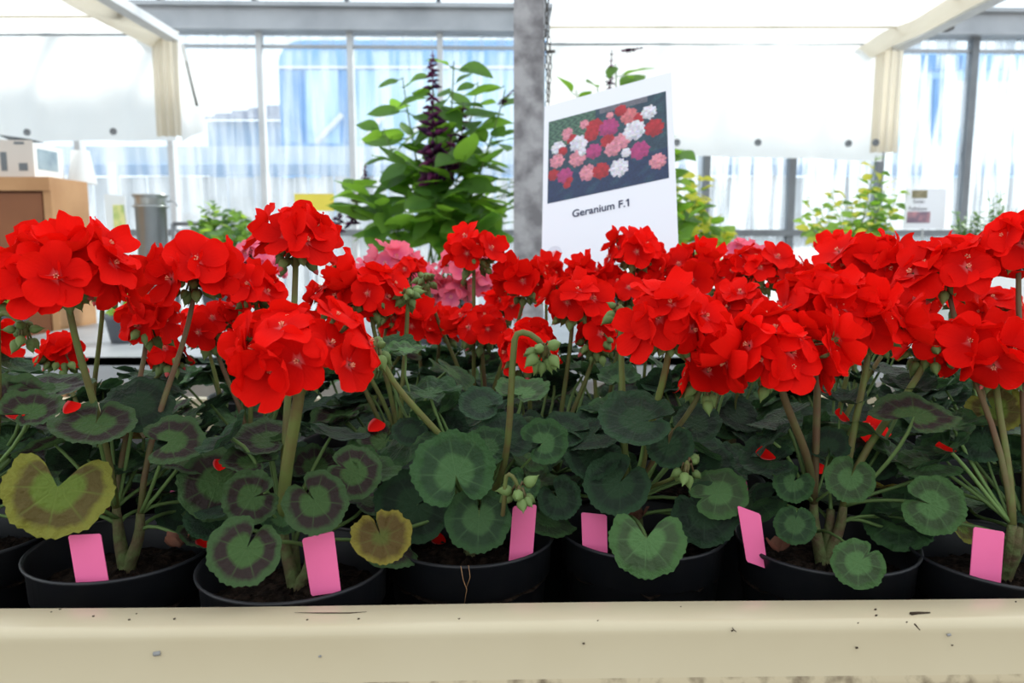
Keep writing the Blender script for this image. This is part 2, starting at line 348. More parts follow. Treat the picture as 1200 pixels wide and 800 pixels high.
# roof glazing rising from the eaves towards the ridge
mb = MB(); RM = WM @ Matrix.Translation((0, -0.02, ZE+0.14)) @ Matrix.Rotation(R(-24), 4, 'X')
mb.box((-6, -1.7, 0), (6, -1.66, 0.05), M=RM)
roof = tag(put('ceiling', mb, M['alu'], pos=W0+Vector((0, 0, ZE+.14)), smooth=False), kind='structure')
for i, s in enumerate(ss):
    mb = MB(); mb.box((s-.012, -1.68, -.02), (s+.012, 0, .03), M=RM); put('roof_bar', mb, M['alu_dark'], roof, smooth=False)
    if i < len(ss)-1:
        mb = MB(); mb.box((s+.012, -1.68, 0), (ss[i+1]-.012, 0, .004), M=RM); put('roof_pane', mb, M['glass'], roof, smooth=False)

# boarded fence beyond the glass
FY = 7.6
fz0, fz1 = 0.0, at(600, 207, FY).z
fence = thing('board_fence', 'weathered pale board fence with blue top rail beyond the glass', 'fence', (0, FY, -0.1))
x = -8.4; k = 0
while x < 8.4:
    w = 0.122; h = fz1 + rnd.uniform(-.01, .01); dy = rnd.uniform(-.006, .006) + (0.022 if k % 2 else 0)
    mb = MB(); mb.box((x, FY+dy, -.1), (x+w, FY+dy+.02, h)); put('board', mb, M['fence'], fence, smooth=False)
    x += w + rnd.uniform(.006, .012); k += 1
mb = MB(); mb.box((-8.4, FY-.03, at(600, 205, FY).z), (8.4, FY+.06, at(600, 193, FY).z)); put('top_rail', mb, M['fence_rail'], fence, smooth=False)
mb = MB(); mb.box((-8.4, FY+.02, at(600, 192, FY).z), (8.4, FY+.04, at(600, 171, FY).z)); put('trellis_panel', mb, M['trellis'], fence, smooth=False)
for x in (-6.3, -3.9, -1.5, 0.9, 3.3, 5.7):
    mb = MB(); mb.box((x, FY-.05, -.1), (x+.09, FY-.005, at(600, 190, FY).z)); put('fence_post', mb, M['fence'], fence, smooth=False)

# blue building with a rounded shoulder behind the fence
BY = 11.5
a = at(325, 47, BY); b = at(640, 47, BY)
bl = thing('blue_building', 'pale blue sheeted building with rounded corner and white struts beyond the fence', 'building', (a.x, BY, -0.1))
def rounded_wall(x0, x1, z0, z1, r, y0, y1):
    mb = MB(); pr = [(x1, z0), (x1, z1)]
    for i in range(9):
        q = PI/2 + PI/2*i/8; pr.append((x0+r+r*math.cos(q), z1-r+r*math.sin(q)))
    pr.append((x0, z0)); n = len(pr)
    mb.add([(p, y0, z) for p, z in pr]+[(p, y1, z) for p, z in pr],
           [tuple(range(n-1, -1, -1)), tuple(range(n, 2*n))]+[(i, (i+1) % n, (i+1) % n+n, i+n) for i in range(n)]); return mb
put('shell', rounded_wall(a.x, b.x+1.5, -.1, a.z, .35, BY, BY+2), M['blue_film'], bl, smooth=False)
def bpanel(name, u0, v0, u1, v1, m, d=.03):
    p = at(u0, v0, BY-d); q = at(u1, v1, BY-d); mb = MB(); mb.box((p.x, BY-d, q.z), (q.x, BY-.001, p.z)); put(name, mb, m, bl, smooth=False)
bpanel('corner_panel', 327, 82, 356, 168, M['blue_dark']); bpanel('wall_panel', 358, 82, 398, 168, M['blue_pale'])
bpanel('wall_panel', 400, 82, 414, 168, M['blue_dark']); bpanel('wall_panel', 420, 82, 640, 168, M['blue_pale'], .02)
bpanel('cross_rail', 325, 77, 640, 80, M['white_strut'], .06)
for (u0, v0, u1, v1) in ((371, 167, 401, 134), (424, 168, 456, 127), (476, 167, 512, 120), (530, 167, 560, 124)):
    mb = MB(); mb.tube([at(u0, v0, BY-.1), at(u1, v1, BY-.1)], .045, 5); put('strut', mb, M['white_strut'], bl)
# house with a tiled roof
HY = 14.0
h = thing('tiled_house', 'low house with grey tiled hip roof seen past the hanging curtain flap', 'house', (at(270, 200, HY).x, HY, -.1))
p0, p1, p2 = at(236, 142, HY), at(345, 142, HY), at(330, 96, HY)
mb = MB(); mb.box((p0.x+.1, HY, -.1), (p1.x+3, HY+4, p0.z)); put('wall', mb, M['render_wall'], h, smooth=False)
for k in range(7):
    t0, t1 = k/7, (k+1)/7
    za = p0.z+(p2.z-p0.z)*t0; zb = p0.z+(p2.z-p0.z)*t1; xa = p0.x+(p2.x-p0.x)*t0; xb = p0.x+(p2.x-p0.x)*t1
    mb = MB(); mb.add([(xa, HY-.2+t0*2, za), (p1.x+3, HY-.2+t0*2, za), (p1.x+3, HY-.2+t1*2, zb), (xb, HY-.2+t1*2, zb),
                       (xa, HY-.2+t0*2, za+.05), (p1.x+3, HY-.2+t0*2, za+.05), (p1.x+3, HY-.15+t1*2, zb+.02), (xb, HY-.15+t1*2, zb+.02)],
                      [(3,2,1,0),(4,5,6,7),(0,1,5,4),(1,2,6,5),(2,3,7,6),(3,0,4,7)])
    put('tile_course', mb, M['roof_tile'], h, smooth=False)
# low blue shed on the other side
SY = 11.0
p0, p1 = at(1058, 62, SY), at(1420, 62, SY)
sh = thing('blue_shed', 'pale blue cladded shed behind the streaky panes beyond the fence', 'shed', (p0.x, SY, -.1))
mb = MB(); mb.box((p0.x, SY, -.1), (p1.x, SY+3, p0.z)); put('wall', mb, M['blue_pale'], sh, smooth=False)
for (u0, v0, u1, v1, m) in ((1060, 64, 1125, 82, 'blue_dark'), (1128, 64, 1300, 80, 'blue_film'), (1062, 92, 1090, 150, 'blue_film'), (1095, 92, 1112, 172, 'blue_dark'), (1118, 95, 1180, 150, 'white_strut')):
    p = at(u0, v0, SY-.05); q = at(u1, v1, SY-.05); mb = MB(); mb.box((p.x, SY-.05, q.z), (q.x, SY-.001, p.z)); put('cladding_panel', mb, M[m], sh, smooth=False)

# ------------------------------------------------------------------ shade screens with hanging curtains
def curtain(x0, x1, z0, z1, y, amp, freq, seed, nu=120, nv=10, gather=None):
    rr = random.Random(seed); ph = [rr.uniform(0, 6) for _ in range(4)]
    def fn(a, b):
        x = x0+(x1-x0)*a; w = 0.4+0.6*b
        g = 1.0
        if gather: g = 1 + gather*max(0, 1-abs(a-gather_at)/.08)
        yy = y + amp*g*w*(math.sin(freq*x+ph[0])+.5*math.sin(freq*2.3*x+ph[1]))
        zb = z0 + .012*math.sin(3*x+ph[2])
        return (x, yy, z1 + (zb-z1)*b)
    gather_at = 1.0
    mb = MB(); mb.grid(fn, nu, nv); return mb
def screen(label, xa, xb, yfar, ynear, z, zb, beam_x, hem_side, eyelets, lean):
    t = thing('shade_screen', label, 'screen', (0.5*(xa+xb), yfar, z), 'white shade cloths over the benches')
    mb = MB()
    def fn(a, b):
        xx = xa+(xb-xa)*a; yy = ynear+(yfar-ynear)*b
        return (xx, yy, z + .012*math.sin(5*yy+xx)*math.sin(PI*a))
    mb.grid(fn, 30, 30); put('screen_cloth', mb, M['cloth'], t)
    put('hanging_curtain', curtain(xa, xb, zb, z, yfar, .022, 10, int(xa*10)), M['cloth'], t)
    for k in range(1, 5):
        mb = MB(); ys = ynear+(yfar-ynear)*(k/5)**.6
        mb.box((xa, ys-.008, z-.022), (xb-.1, ys+.008, z-.014)); put('seam', mb, M['cloth_hem'], t, smooth=False)
    # rolled, gathered hem along the side edge and gathered curtain end
    s = 1 if hem_side > 0 else -1
    mb = MB()
    def hb(a, b):
        return (beam_x - .165 + .17*b, ynear+(yfar+.02-ynear)*a, z - .02 - .012*math.sin(b*9+3*math.sin(a*11)) - .03*math.sin(PI*b))
    mb.grid(hb, 40, 12); put('side_hem', mb, M['cloth_hem'], t)
    mb = MB(); mb.box((beam_x+.008, ynear, z-.035), (beam_x+.075, yfar-.03, z+.01)); put('track_rail', mb, M['bar_white'], t, smooth=False)
    mb = MB()
    def g(a, b):
        q = a*7*PI; return (beam_x - .075 + .15*a, yfar - .03 + .02*math.sin(q)*(.4+.6*b), z+.02+(zb+.01-z)*b)
    mb.grid(g, 42, 6); put('gathered_end', mb, M['cloth_hem'], t)
    mb = MB(); mb.tube([(xa, yfar-.045, z-.005), (xb, yfar-.045, z-.005)], .006, 6); put('support_wire', mb, M['alu_dark'], t)
    for (u, v) in eyelets:
        p = at(u, v, yfar-.05); mb = MB(); mb.lathe([(.010, 0), (.019, 0), (.019, .006), (.010, .006)], 14, M=Matrix.Translation(p) @ Matrix.Rotation(PI/2, 4, 'X'), closed=True)
        mb.lathe([(.0001, .001), (.010, .001)], 14, M=Matrix.Translation(p) @ Matrix.Rotation(PI/2, 4, 'X'))
        put('eyelet', mb, M['alu_dark'], t)
    return t
YL, YRr = 4.35, 4.30
zl = at(100, 42, YL).z; zlb = at(100, 167, YL).z; xl = at(196, 42, YL).x
left_screen = screen('white shade screen above the carton, its curtain end flaring by the window', -4.2, xl+.02, YL, 1.0, zl, zlb, xl, 1,
                     [(32, 155), (133, 154)], 0)
# the flap that swings out past the gathered end, with its weighting rod
mb = MB(); q0 = at(207, 48, YL-.06); q1 = at(212, 166, YL-.06); q2 = at(243, 152, YL-.16); q3 = at(215, 52, YL-.08)
def flap(a, b):
    p = Vector(q0).lerp(q1, b); q = Vector(q3).lerp(q2, b); w = p.lerp(q, a); return w + Vector((0, .012*math.sin(a*7+b*2), 0))
mb.grid(flap, 10, 10); put('curtain_flap', mb, M['cloth'], left_screen)
mb = MB(); mb.tube([at(218, 72, YL-.2), at(231, 124, YL-.2)], [.004, .007], 6); put('weight_rod', mb, M['rust'], left_screen)
zr_ = at(850, 53, YRr).z; zrb = at(850, 186, YRr).z; xr = at(1040, 53, YRr).x
right_screen = screen('white shade screen behind the printed flower sign, with gathered beige curtain end', at(640, 50, YRr).x, xr+.02, YRr, 1.0, zr_, zrb, xr, 1,
                      [(793, 167), (888, 167), (994, 168), (1026, 167)], 0)
for sc_, (u0, v0), xx in ((left_screen, (137, 11), xl), (right_screen, (1103, 31), xr)):
    p = at(u0, v0, 3.85 if xx < 0 else 4.0); mb = MB(); mb.box((p.x-.05, p.y-.03, p.z-.02), (p.x+.05, p.y+.03, p.z+.02)); mb.tube([(p.x, p.y, p.z), (p.x+.05, p.y, p.z+.09)], .012, 6)
    put('clip', mb, M['rust'], sc_, smooth=False)

# ------------------------------------------------------------------ centre post, chain
PY = 2.1
pl, pr_ = at(602, 150, PY), at(636, 150, PY)
mb = MB(); mb.box((pl.x, PY-.02, 0), (pr_.x, PY+.055, 3.2)); post = tag(put('pillar', mb, M['post'], smooth=False), kind='structure')
mb = MB(); mb.box((pr_.x, PY+.035, 0), (pr_.x+.006, PY+.05, 3.2)); put('post_lip', mb, M['alu'], post, smooth=False)
ch = thing('hanging_chain', 'thin rusty link chain hanging beside the grey post', 'chain', at(640, 125, PY-.05))
lm = MB(); n = 10
ring = []
for i in range(n):
    q = 2*PI*i/n; ring.append(Vector((.0042*math.cos(q), 0, .0095*math.sin(q))))
vs = []; nn = 5
for i in range(n):
    tg = (ring[(i+1) % n]-ring[i-1]).normalized(); a_ = Vector((0, 1, 0)); b_ = tg.cross(a_)
    for j in range(nn):
        q = 2*PI*j/nn; vs.append(ring[i]+(a_*math.cos(q)+b_*math.sin(q))*.0013)
lm.add(vs, [(i*nn+j, i*nn+(j+1) % nn, ((i+1) % n)*nn+(j+1) % nn, ((i+1) % n)*nn+j) for i in range(n) for j in range(nn)])
link_me = lm.mesh('chain_link', M['rust'])
for strand, (ub, vb) in enumerate(((640.5, 126), (644.5, 120))):
    top = at(641, -50, PY-.05); bot = at(ub, vb, PY-.05); Lc = (top-bot).length; k = int(Lc/.0158)
    for i in range(k):
        p = top.lerp(bot, (i+.5)/k); link('link', link_me, ch, p + Vector((.003*math.sin(i*.4+strand*2), 0, 0)), Matrix.Rotation(PI/2*(i % 2)+.4, 3, 'Z').to_quaternion())
mb = MB(); p = at(645, 61, PY-.05); mb.tube([p-Vector((.012, 0, 0)), p+Vector((.012, 0, .002))], .004, 6); put('hook', mb, M['rust'], ch)

# ------------------------------------------------------------------ the flower bench
ZRIM = 0.866
BA = R(1.25); BM = Matrix.Translation((0, 0.4765, 0)) @ Matrix.Rotation(BA, 4, 'Z')
bench = thing('flower_bench', 'long low bench with a cream painted front rail under the geranium pots', 'bench', (0, .9, 0))
mb = MB(); xs = [-1.3+2.6*i/60 for i in range(61)]
prof = [(0, -.046), (0, -.001), (-.0015, 0), (-.0240, -.0003), (-.0258, -.0006), (-.0278, -.0016), (-.0293, -.0036), (-.0300, -.0060), (-.0302, -.0085), (-.0310, -.0355), (-.0325, -.0385), (-.0320, -.0425), (-.029, -.046)]
vs = []; k = len(prof)
for x in xs:
    for (y, z) in prof:
        vs.append(BM @ Vector((x, y + .0004*math.sin(9*x), .867+z+.0003*math.sin(14*x+1))))
fs = []; ms = []
for i in range(60):
    for j in range(k):
        fs.append((i*k+j, i*k+(j+1) % k, (i+1)*k+(j+1) % k, (i+1)*k+j))
mb.add(vs, fs); mb.m = [1 if (f % k) in (9, 10, 11) else 0 for f in range(len(fs))]
mb.add([vs[j] for j in range(k)], [tuple(range(k))]); mb.add([vs[60*k+j] for j in range(k)], [tuple(range(k-1, -1, -1))])
fr = put('front_rail', mb, [M['cream'], M['cream_dirty']], bench)
mb = MB(); mb.box((-1.3, -.026, .70), (1.3, -.004, .824), M=BM); put('apron', mb, M['cream'], bench, smooth=False)
mb = MB(); mb.box((-1.3, -.004, .715), (1.3, 1.02, .736), M=BM); put('bed', mb, M['bed'], bench, smooth=False)
mb = MB(); mb.box((-1.3, 1.0, .736), (1.3, 1.022, .80), M=BM); put('back_rail', mb, M['cream'], bench, smooth=False)
for x in (-1.2, 1.2):
    for y in (.03, .95):
        mb = MB(); mb.box((x-.025, y, 0), (x+.025, y+.05, .715), M=BM); put('leg', mb, M['alu'], bench, smooth=False)
# scratches, chips and specks on the rail, each real flecks of dirt
def fleck(pts, r, m='grime'):
    mb = MB(); P = [Vector(p) for p in pts]; mb.tube(P, r, 5); put('dirt_fleck', mb, M[m], fr)
def top_pt(u, v): return atz(u, v, .8670)
fleck([top_pt(345, 717.5), top_pt(380, 718), top_pt(410, 718), top_pt(430, 716.5)], [.0001, .0004, .0004, .0001])
for (u, v, s) in ((69, 714, 1), (108, 722, 1), (150, 726, 1), (203, 725, 1), (59, 717, .7), (159, 719, .6), (359, 726, .8), (419, 725, 1), (537, 725, .8), (700, 727, .6), (797, 711, .8), (1025, 714, 1), (1026, 721, 1), (1190, 705, .8), (1062, 729, .8), (1005, 730, .7)):
    p = top_pt(u, v); fleck([p, p+Vector((.0012*s, .0006, 0))], .0005*s)
fleck([top_pt(1067, 719), top_pt(1076, 718), top_pt(1090, 717.5)], [.0012, .0009, .0004])
fleck([top_pt(1072, 731), top_pt(1078, 738)], [.0006, .0003])
def face_pt(u, v):
    d = ray(u, v); n_ = Vector((math.sin(BA), -math.cos(BA), 0)); o_ = BM @ Vector((0, -.0312, .85)); return CAM + d*((o_-CAM).dot(n_)/d.dot(n_))
for (u, v, s, m) in ((184, 766, 2.2, 'grime_pale'), (684, 754, .8, 'grime'), (858, 739, .7, 'grime'), (1112, 744, 1.2, 'grime_pale'), (1004, 759, .8, 'grime'), (375, 769, .9, 'grime_pale'), (1116, 756, .6, 'grime')):
    p = face_pt(u, v); fleck([p-Vector((.0009*s, 0, 0)), p+Vector((.0009*s, 0, .0003*s))], .0007*s, m)
fleck([face_pt(858, 735), face_pt(860, 738), face_pt(863, 740)], [.0003, .0004, .0002])

# ------------------------------------------------------------------ geranium kit
def leaf_mesh(seed, cup, fold, wave, span, nl=8.5, N=64, RN=5):
    rr = random.Random(seed); mb = MB(); ph = rr.uniform(0, 6); ph2 = rr.uniform(0, 6); el = rr.uniform(-.07, .07)
    vs = [(0, 0, 0)]; us = [(.5, 0)]
    for j in range(1, RN+1):
        q = j/RN
        for i in range(N+1):
            f = -span + 2*span*i/N
            lob = abs(math.cos(f*nl/2))
            rho = (1-.10*(abs(f)/PI)**2)*(1+el*math.sin(f+ph))
            e = (span-abs(f))/.5
            if e < 1: rho *= .60+.40*math.sqrt(max(0, 1-(1-e)**2))
            rho *= 1 + q**3*(.055*(lob-.6) + .022*math.cos(f*nl*4) + .012*math.sin(f*13+ph2))
            r = q*rho
            z = cup*q*q + fold*q*(lob-.6)*min(1, q*1.5) + wave*q*q*(math.sin(2*f+ph)*.7+math.sin(3*f+ph2)*.5) + .012*q*math.sin(f*17+ph)
            vs.append((r*math.sin(f), r*math.cos(f), z)); us.append((f/(2*PI)+.5, q))
    fs = []; st = lambda j, i: 1+(j-1)*(N+1)+i
    for i in range(N): fs.append((0, st(1, i+1), st(1, i)))
    for j in range(1, RN):
        for i in range(N): fs.append((st(j, i), st(j, i+1), st(j+1, i+1), st(j+1, i)))
    mb.add(vs, fs, 0, us); return mb
LV = [(1, .12, .07, .07, R(174)), (2, .22, .10, .09, R(168)), (3, -.05, .08, .11, R(180)), (4, .32, .14, .10, R(160)), (5, .02, .05, .12, R(146)), (6, .15, .16, .12, R(176)), (7, -.14, .10, .14, R(164))]
LEAF = {}
def leaf_me(var, mname):
    k = (var % len(LV), mname)
    if k not in LEAF: LEAF[k] = leaf_mesh(*LV[k[0]]).mesh('leaf', M[mname])
    return LEAF[k]

def floret_mesh(seed, cup, half=False):
    rr = random.Random(seed); mb = MB()
    for k in range(5):
        a0 = 2*PI*k/5 + rr.uniform(-.1, .1); L = .52+rr.uniform(-.04, .05); W = .45+rr.uniform(-.04, .06)
        zo = .012*(k % 3); ph = rr.uniform(0, 6); tw = rr.uniform(-.12, .12); cp = cup + rr.uniform(-.08, .08); refl = rr.uniform(-.02, .16)
        ca, sa = math.cos(a0), math.sin(a0); NU, NV = 7, 6; vs = []; us = []
        for i in range(NU+1):
            s = i/NU
            for j in range(NV+1):
                t = -1+2*j/NV
                w = W/2*(.10+.90*math.sin(PI*min(1, .02+.66*s**.85)))*1.08
                y = .02 + L*s*(1-.20*t*t*s*s) - .022*s**4*math.cos(2.2*t*2)*(.5+rr.random()*.0)
                x = w*t*(1 if s < .95 else .93)
                z = zo + cp*s*s - refl*s**4 + .055*t*t*s + tw*t*s*.5 + .022*s*s*math.sin(4*t+ph) - .02*(1-s)
                vs.append((x*ca - y*sa, x*sa + y*ca, z)); us.append((.5+.5*t, s))
        fs = [(i*(NV+1)+j, (i+1)*(NV+1)+j, (i+1)*(NV+1)+j+1, i*(NV+1)+j+1) for i in range(NU) for j in range(NV)]
        mb.add(vs, fs, 0, us)
    # stamens and calyx
    for k in range(5):
        q = k*1.26+.3; mb.tube([(0, 0, 0), (.02*math.cos(q), .02*math.sin(q), .05), (.035*math.cos(q), .035*math.sin(q), .10)], [.008, .007, .014], 4, 2)
    mb.tube([(0, 0, -.26), (0, 0, -.16), (0, 0, -.03)], [.022, .04, .05], 6, 1)
    for k in range(5):
        q = k*2*PI/5+.6; c, s_ = math.cos(q), math.sin(q)
        mb.add([(.04*c, .04*s_, -.10), (.09*c-.03*s_, .09*s_+.03*c, -.06), (.16*c, .16*s_, -.035), (.09*c+.03*s_, .09*s_-.03*c, -.06)], [(0, 1, 2, 3)], 1)
    return mb
FLO = {}
for col in ('red', 'pink'):
    FLO[col] = [floret_mesh(s, c).mesh('floret', [M[col], M['sepal'], M['stamen']]) for s, c in ((1, .04), (2, .12), (3, .0), (4, .20), (5, -.06), (6, .08))]
    FLO[col+'_half'] = [floret_mesh(9, .55).mesh('floret', [M[col], M['sepal'], M['stamen']]), floret_mesh(10, .42).mesh('floret', [M[col], M['sepal'], M['stamen']])]
mb = MB(); prof = [(.0005, 0), (.28, .08), (.42, .30), (.40, .60), (.22, .90), (.06, 1.12), (.0005, 1.2)]
mb.lathe(prof, 7); mb.tube([(0, 0, .9), (.05, .02, 1.3)], [.10, .02], 4)
BUD = mb.mesh('bud', M['bud'])
mb = MB(); mb.lathe(prof, 7, 0); mb.lathe([(.24, .85), (.20, 1.05), (.0005, 1.32)], 7, 1); BUDR = mb.mesh('bud', [M['bud'], M['red']])

# pot and soil shared by all
mb = MB(); PR = .070; PH = .128
mb.lathe([(.0005, 0), (.051, 0), (.053, .004), (.0635, PH-.030), (.0660, PH-.028), (.0672, PH-.004), (.0695, PH-.002), (PR, PH), (.0685, PH+.001), (.0668, PH-.002), (.0625, PH-.035), (.050, .006), (.0005, .006)], 48)
POT = mb.mesh('pot', M['pot'])
def soil_mesh(seed):
    rr = random.Random(seed); mb = MB(); NR, NA = 9, 40; vs = [(0, 0, .012)]
    for j in range(1, NR+1):
        for i in range(NA):
            q = 2*PI*i/NA; r = .0655*j/NR; vs.append((r*math.cos(q)+rr.uniform(-.001, .001), r*math.sin(q)+rr.uniform(-.001, .001), .010*(1-(j/NR)**2)+rr.uniform(-.003, .003)))
    fs = [(0, 1+i, 1+(i+1) % NA) for i in range(NA)]
    for j in range(NR-1):
        for i in range(NA): fs.append((1+j*NA+i, 1+(j+1)*NA+i, 1+(j+1)*NA+(i+1) % NA, 1+j*NA+(i+1) % NA))
    mb.add(vs, fs)
    for _ in range(150):
        q = rr.uniform(0, 6.28); r = .064*math.sqrt(rr.random()); p = Vector((r*math.cos(q), r*math.sin(q), .010*(1-(r/.0655)**2)+.001)); s = rr.uniform(.0010, .0032)
        e = [Vector((rr.gauss(0, 1), rr.gauss(0, 1), rr.gauss(0, .6))).normalized()*s*rr.uniform(.5, 1.3) for _ in range(4)]
        mb.add([p+x for x in e], [(0, 1, 2), (0, 2, 3), (0, 3, 1), (1, 3, 2)])
    return mb.mesh('soil', M['soil'], False)
SOIL = [soil_mesh(i) for i in range(3)]

class Plant: pass
plants = []
def make_plant(X, Y, label, row, col='red', style='dark'):
    p = Plant(); p.row = row; p.col = col; p.style = style
    p.base = Vector((X, Y, ZRIM-PH)); p.soil = Vector((X, Y, ZRIM-.024))
    p.root = thing('potted_geranium', label, 'plant', p.base, 'geraniums in black pots on the bench')
    q = Matrix.Rotation(rnd.uniform(0, 6.28), 3, 'Z').to_quaternion()
    link('pot', POT, p.root, p.base, q)
    so = link('soil', SOIL[rnd.randrange(3)], p.root, p.soil - Vector((0, 0, .006)), q); so['kind'] = 'stuff'
    # short thick main stem with two or three crowns
    p.nodes = []
    n = 3 if row == 1 else 2
    mb = MB(); c0 = p.soil
    for i in range(n):
        q = rnd.uniform(0, 6.28); r = rnd.uniform(.006, .018); hgt = rnd.uniform(.030, .052)
        tip = c0 + Vector((r*math.cos(q), r*math.sin(q), hgt))
        pts = bez(c0+Vector((0, 0, -.01)), c0+Vector((0, 0, .015)), tip-Vector((0, 0, .03)), tip, 6)
        mb.tube(pts, [.0062, .0058, .0053, .0049, .0045, .0040, .0032], 7); p.nodes += pts[2:]
    put('main_stem', mb, M['stem'], p.root, p.soil)
    p.heads = 0; plants.append(p); return p

def add_leaf(p, pos, n, tip, r, m, var, node=None):
    """pos = visual centre of the blade, tip = direction from petiole towards the leaf tip"""
    B = basis(n, tip); att = Vector(pos) - (B @ Vector((0, 1, 0)))*r*.12
    lf = link('leaf', leaf_me(var, m), p.root, att, B.to_quaternion(), r)
    WPl = att
    nd = node or min(p.nodes, key=lambda q: (q-att).length + abs((q-p.soil).z-.03)*.3)
    back = -(B @ Vector((0, 1, 0)))
    d = (att-nd).length
    nn = B @ Vector((0, 0, 1))
    out = (att-nd); out.z = 0
    pts = bez(nd, nd + out*.35 + Vector((0, 0, d*.22)), att - nn*d*.30 + back*d*.12, att - nn*.0005, 7)
    mb = MB(); rad = .0015 if r > .02 else .0011
    mb.tube(pts, [rad*1.25, rad*1.1, rad, rad, rad, rad, rad*.95, rad*.8], 5)
    # a child of the leaf: written in the leaf's own frame
    me = mb.mesh('petiole', M['petiole']); inv = (Matrix.Translation(att) @ B.to_4x4() @ Matrix.Scale(r, 4)).inverted(); me.transform(inv)
    o = bpy.data.objects.new('petiole', me); C.objects.link(o); o.parent = lf
    return lf
def px_leaf(p, u, v, w, Y, face, ang, m, var, side=0.0):
    """a leaf seen at pixel (u,v), w pixels wide, at distance Y; face 0 = lies flat, 1 = faces the camera; ang = picture direction of its tip (0 right, 90 up)"""
    c = at(u, v, Y); r = w*mpp(c)*.5/.98
    tc = (CAM-c).normalized(); n = Vector((0, 0, 1)).lerp(tc, face) + RT*side
    t = RT*math.cos(R(ang)) + UP*math.sin(R(ang)) + FW*(-.25 if math.sin(R(ang)) < 0 else .4)*(1-face)*1.6
    return add_leaf(p, c, n, t, r, m, var)
def rand_leaves(p, k, back_only=False, zlo=.02, zhi=.125, rl=(.022, .036), spread=(.03, .082)):
    for i in range(k):
        q = i*2.39996 + rnd.uniform(-.4, .4)
        if back_only: q = R(-8) + (i+.5)/k*R(196) + rnd.uniform(-.15, .15)
        h = zlo + (zhi-zlo)*((i*0.618) % 1); rr_ = spread[0] + (spread[1]-spread[0])*(1-(h-zlo)/(zhi-zlo)*.55)*rnd.uniform(.6, 1.05)
        o = Vector((math.cos(q), math.sin(q), 0)); c = p.soil + o*rr_ + Vector((0, 0, h+.02))
        n = Vector((0, 0, 1)) + o*rnd.uniform(.15, .75) + Vector((rnd.uniform(-.3, .3), rnd.uniform(-.35, .15), 0))
        t = o + Vector((rnd.uniform(-.5, .5), rnd.uniform(-.5, .5), -.1))
        x = rnd.random()
        if p.style == 'zonal': m = 'leaf_zonal' if x < .72 else ('leaf_dark' if x < .9 else 'leaf_light')
        elif p.style == 'green': m = 'leaf_green' if x < .55 else ('leaf_dark' if x < .85 else 'leaf_light')
        else: m = 'leaf_dark' if x < .6 else ('leaf_green' if x < .9 else 'leaf_zonal')
        if rnd.random() < .03: m = 'leaf_olive'
        add_leaf(p, c, n, t, rnd.uniform(*rl), m, rnd.randrange(7))

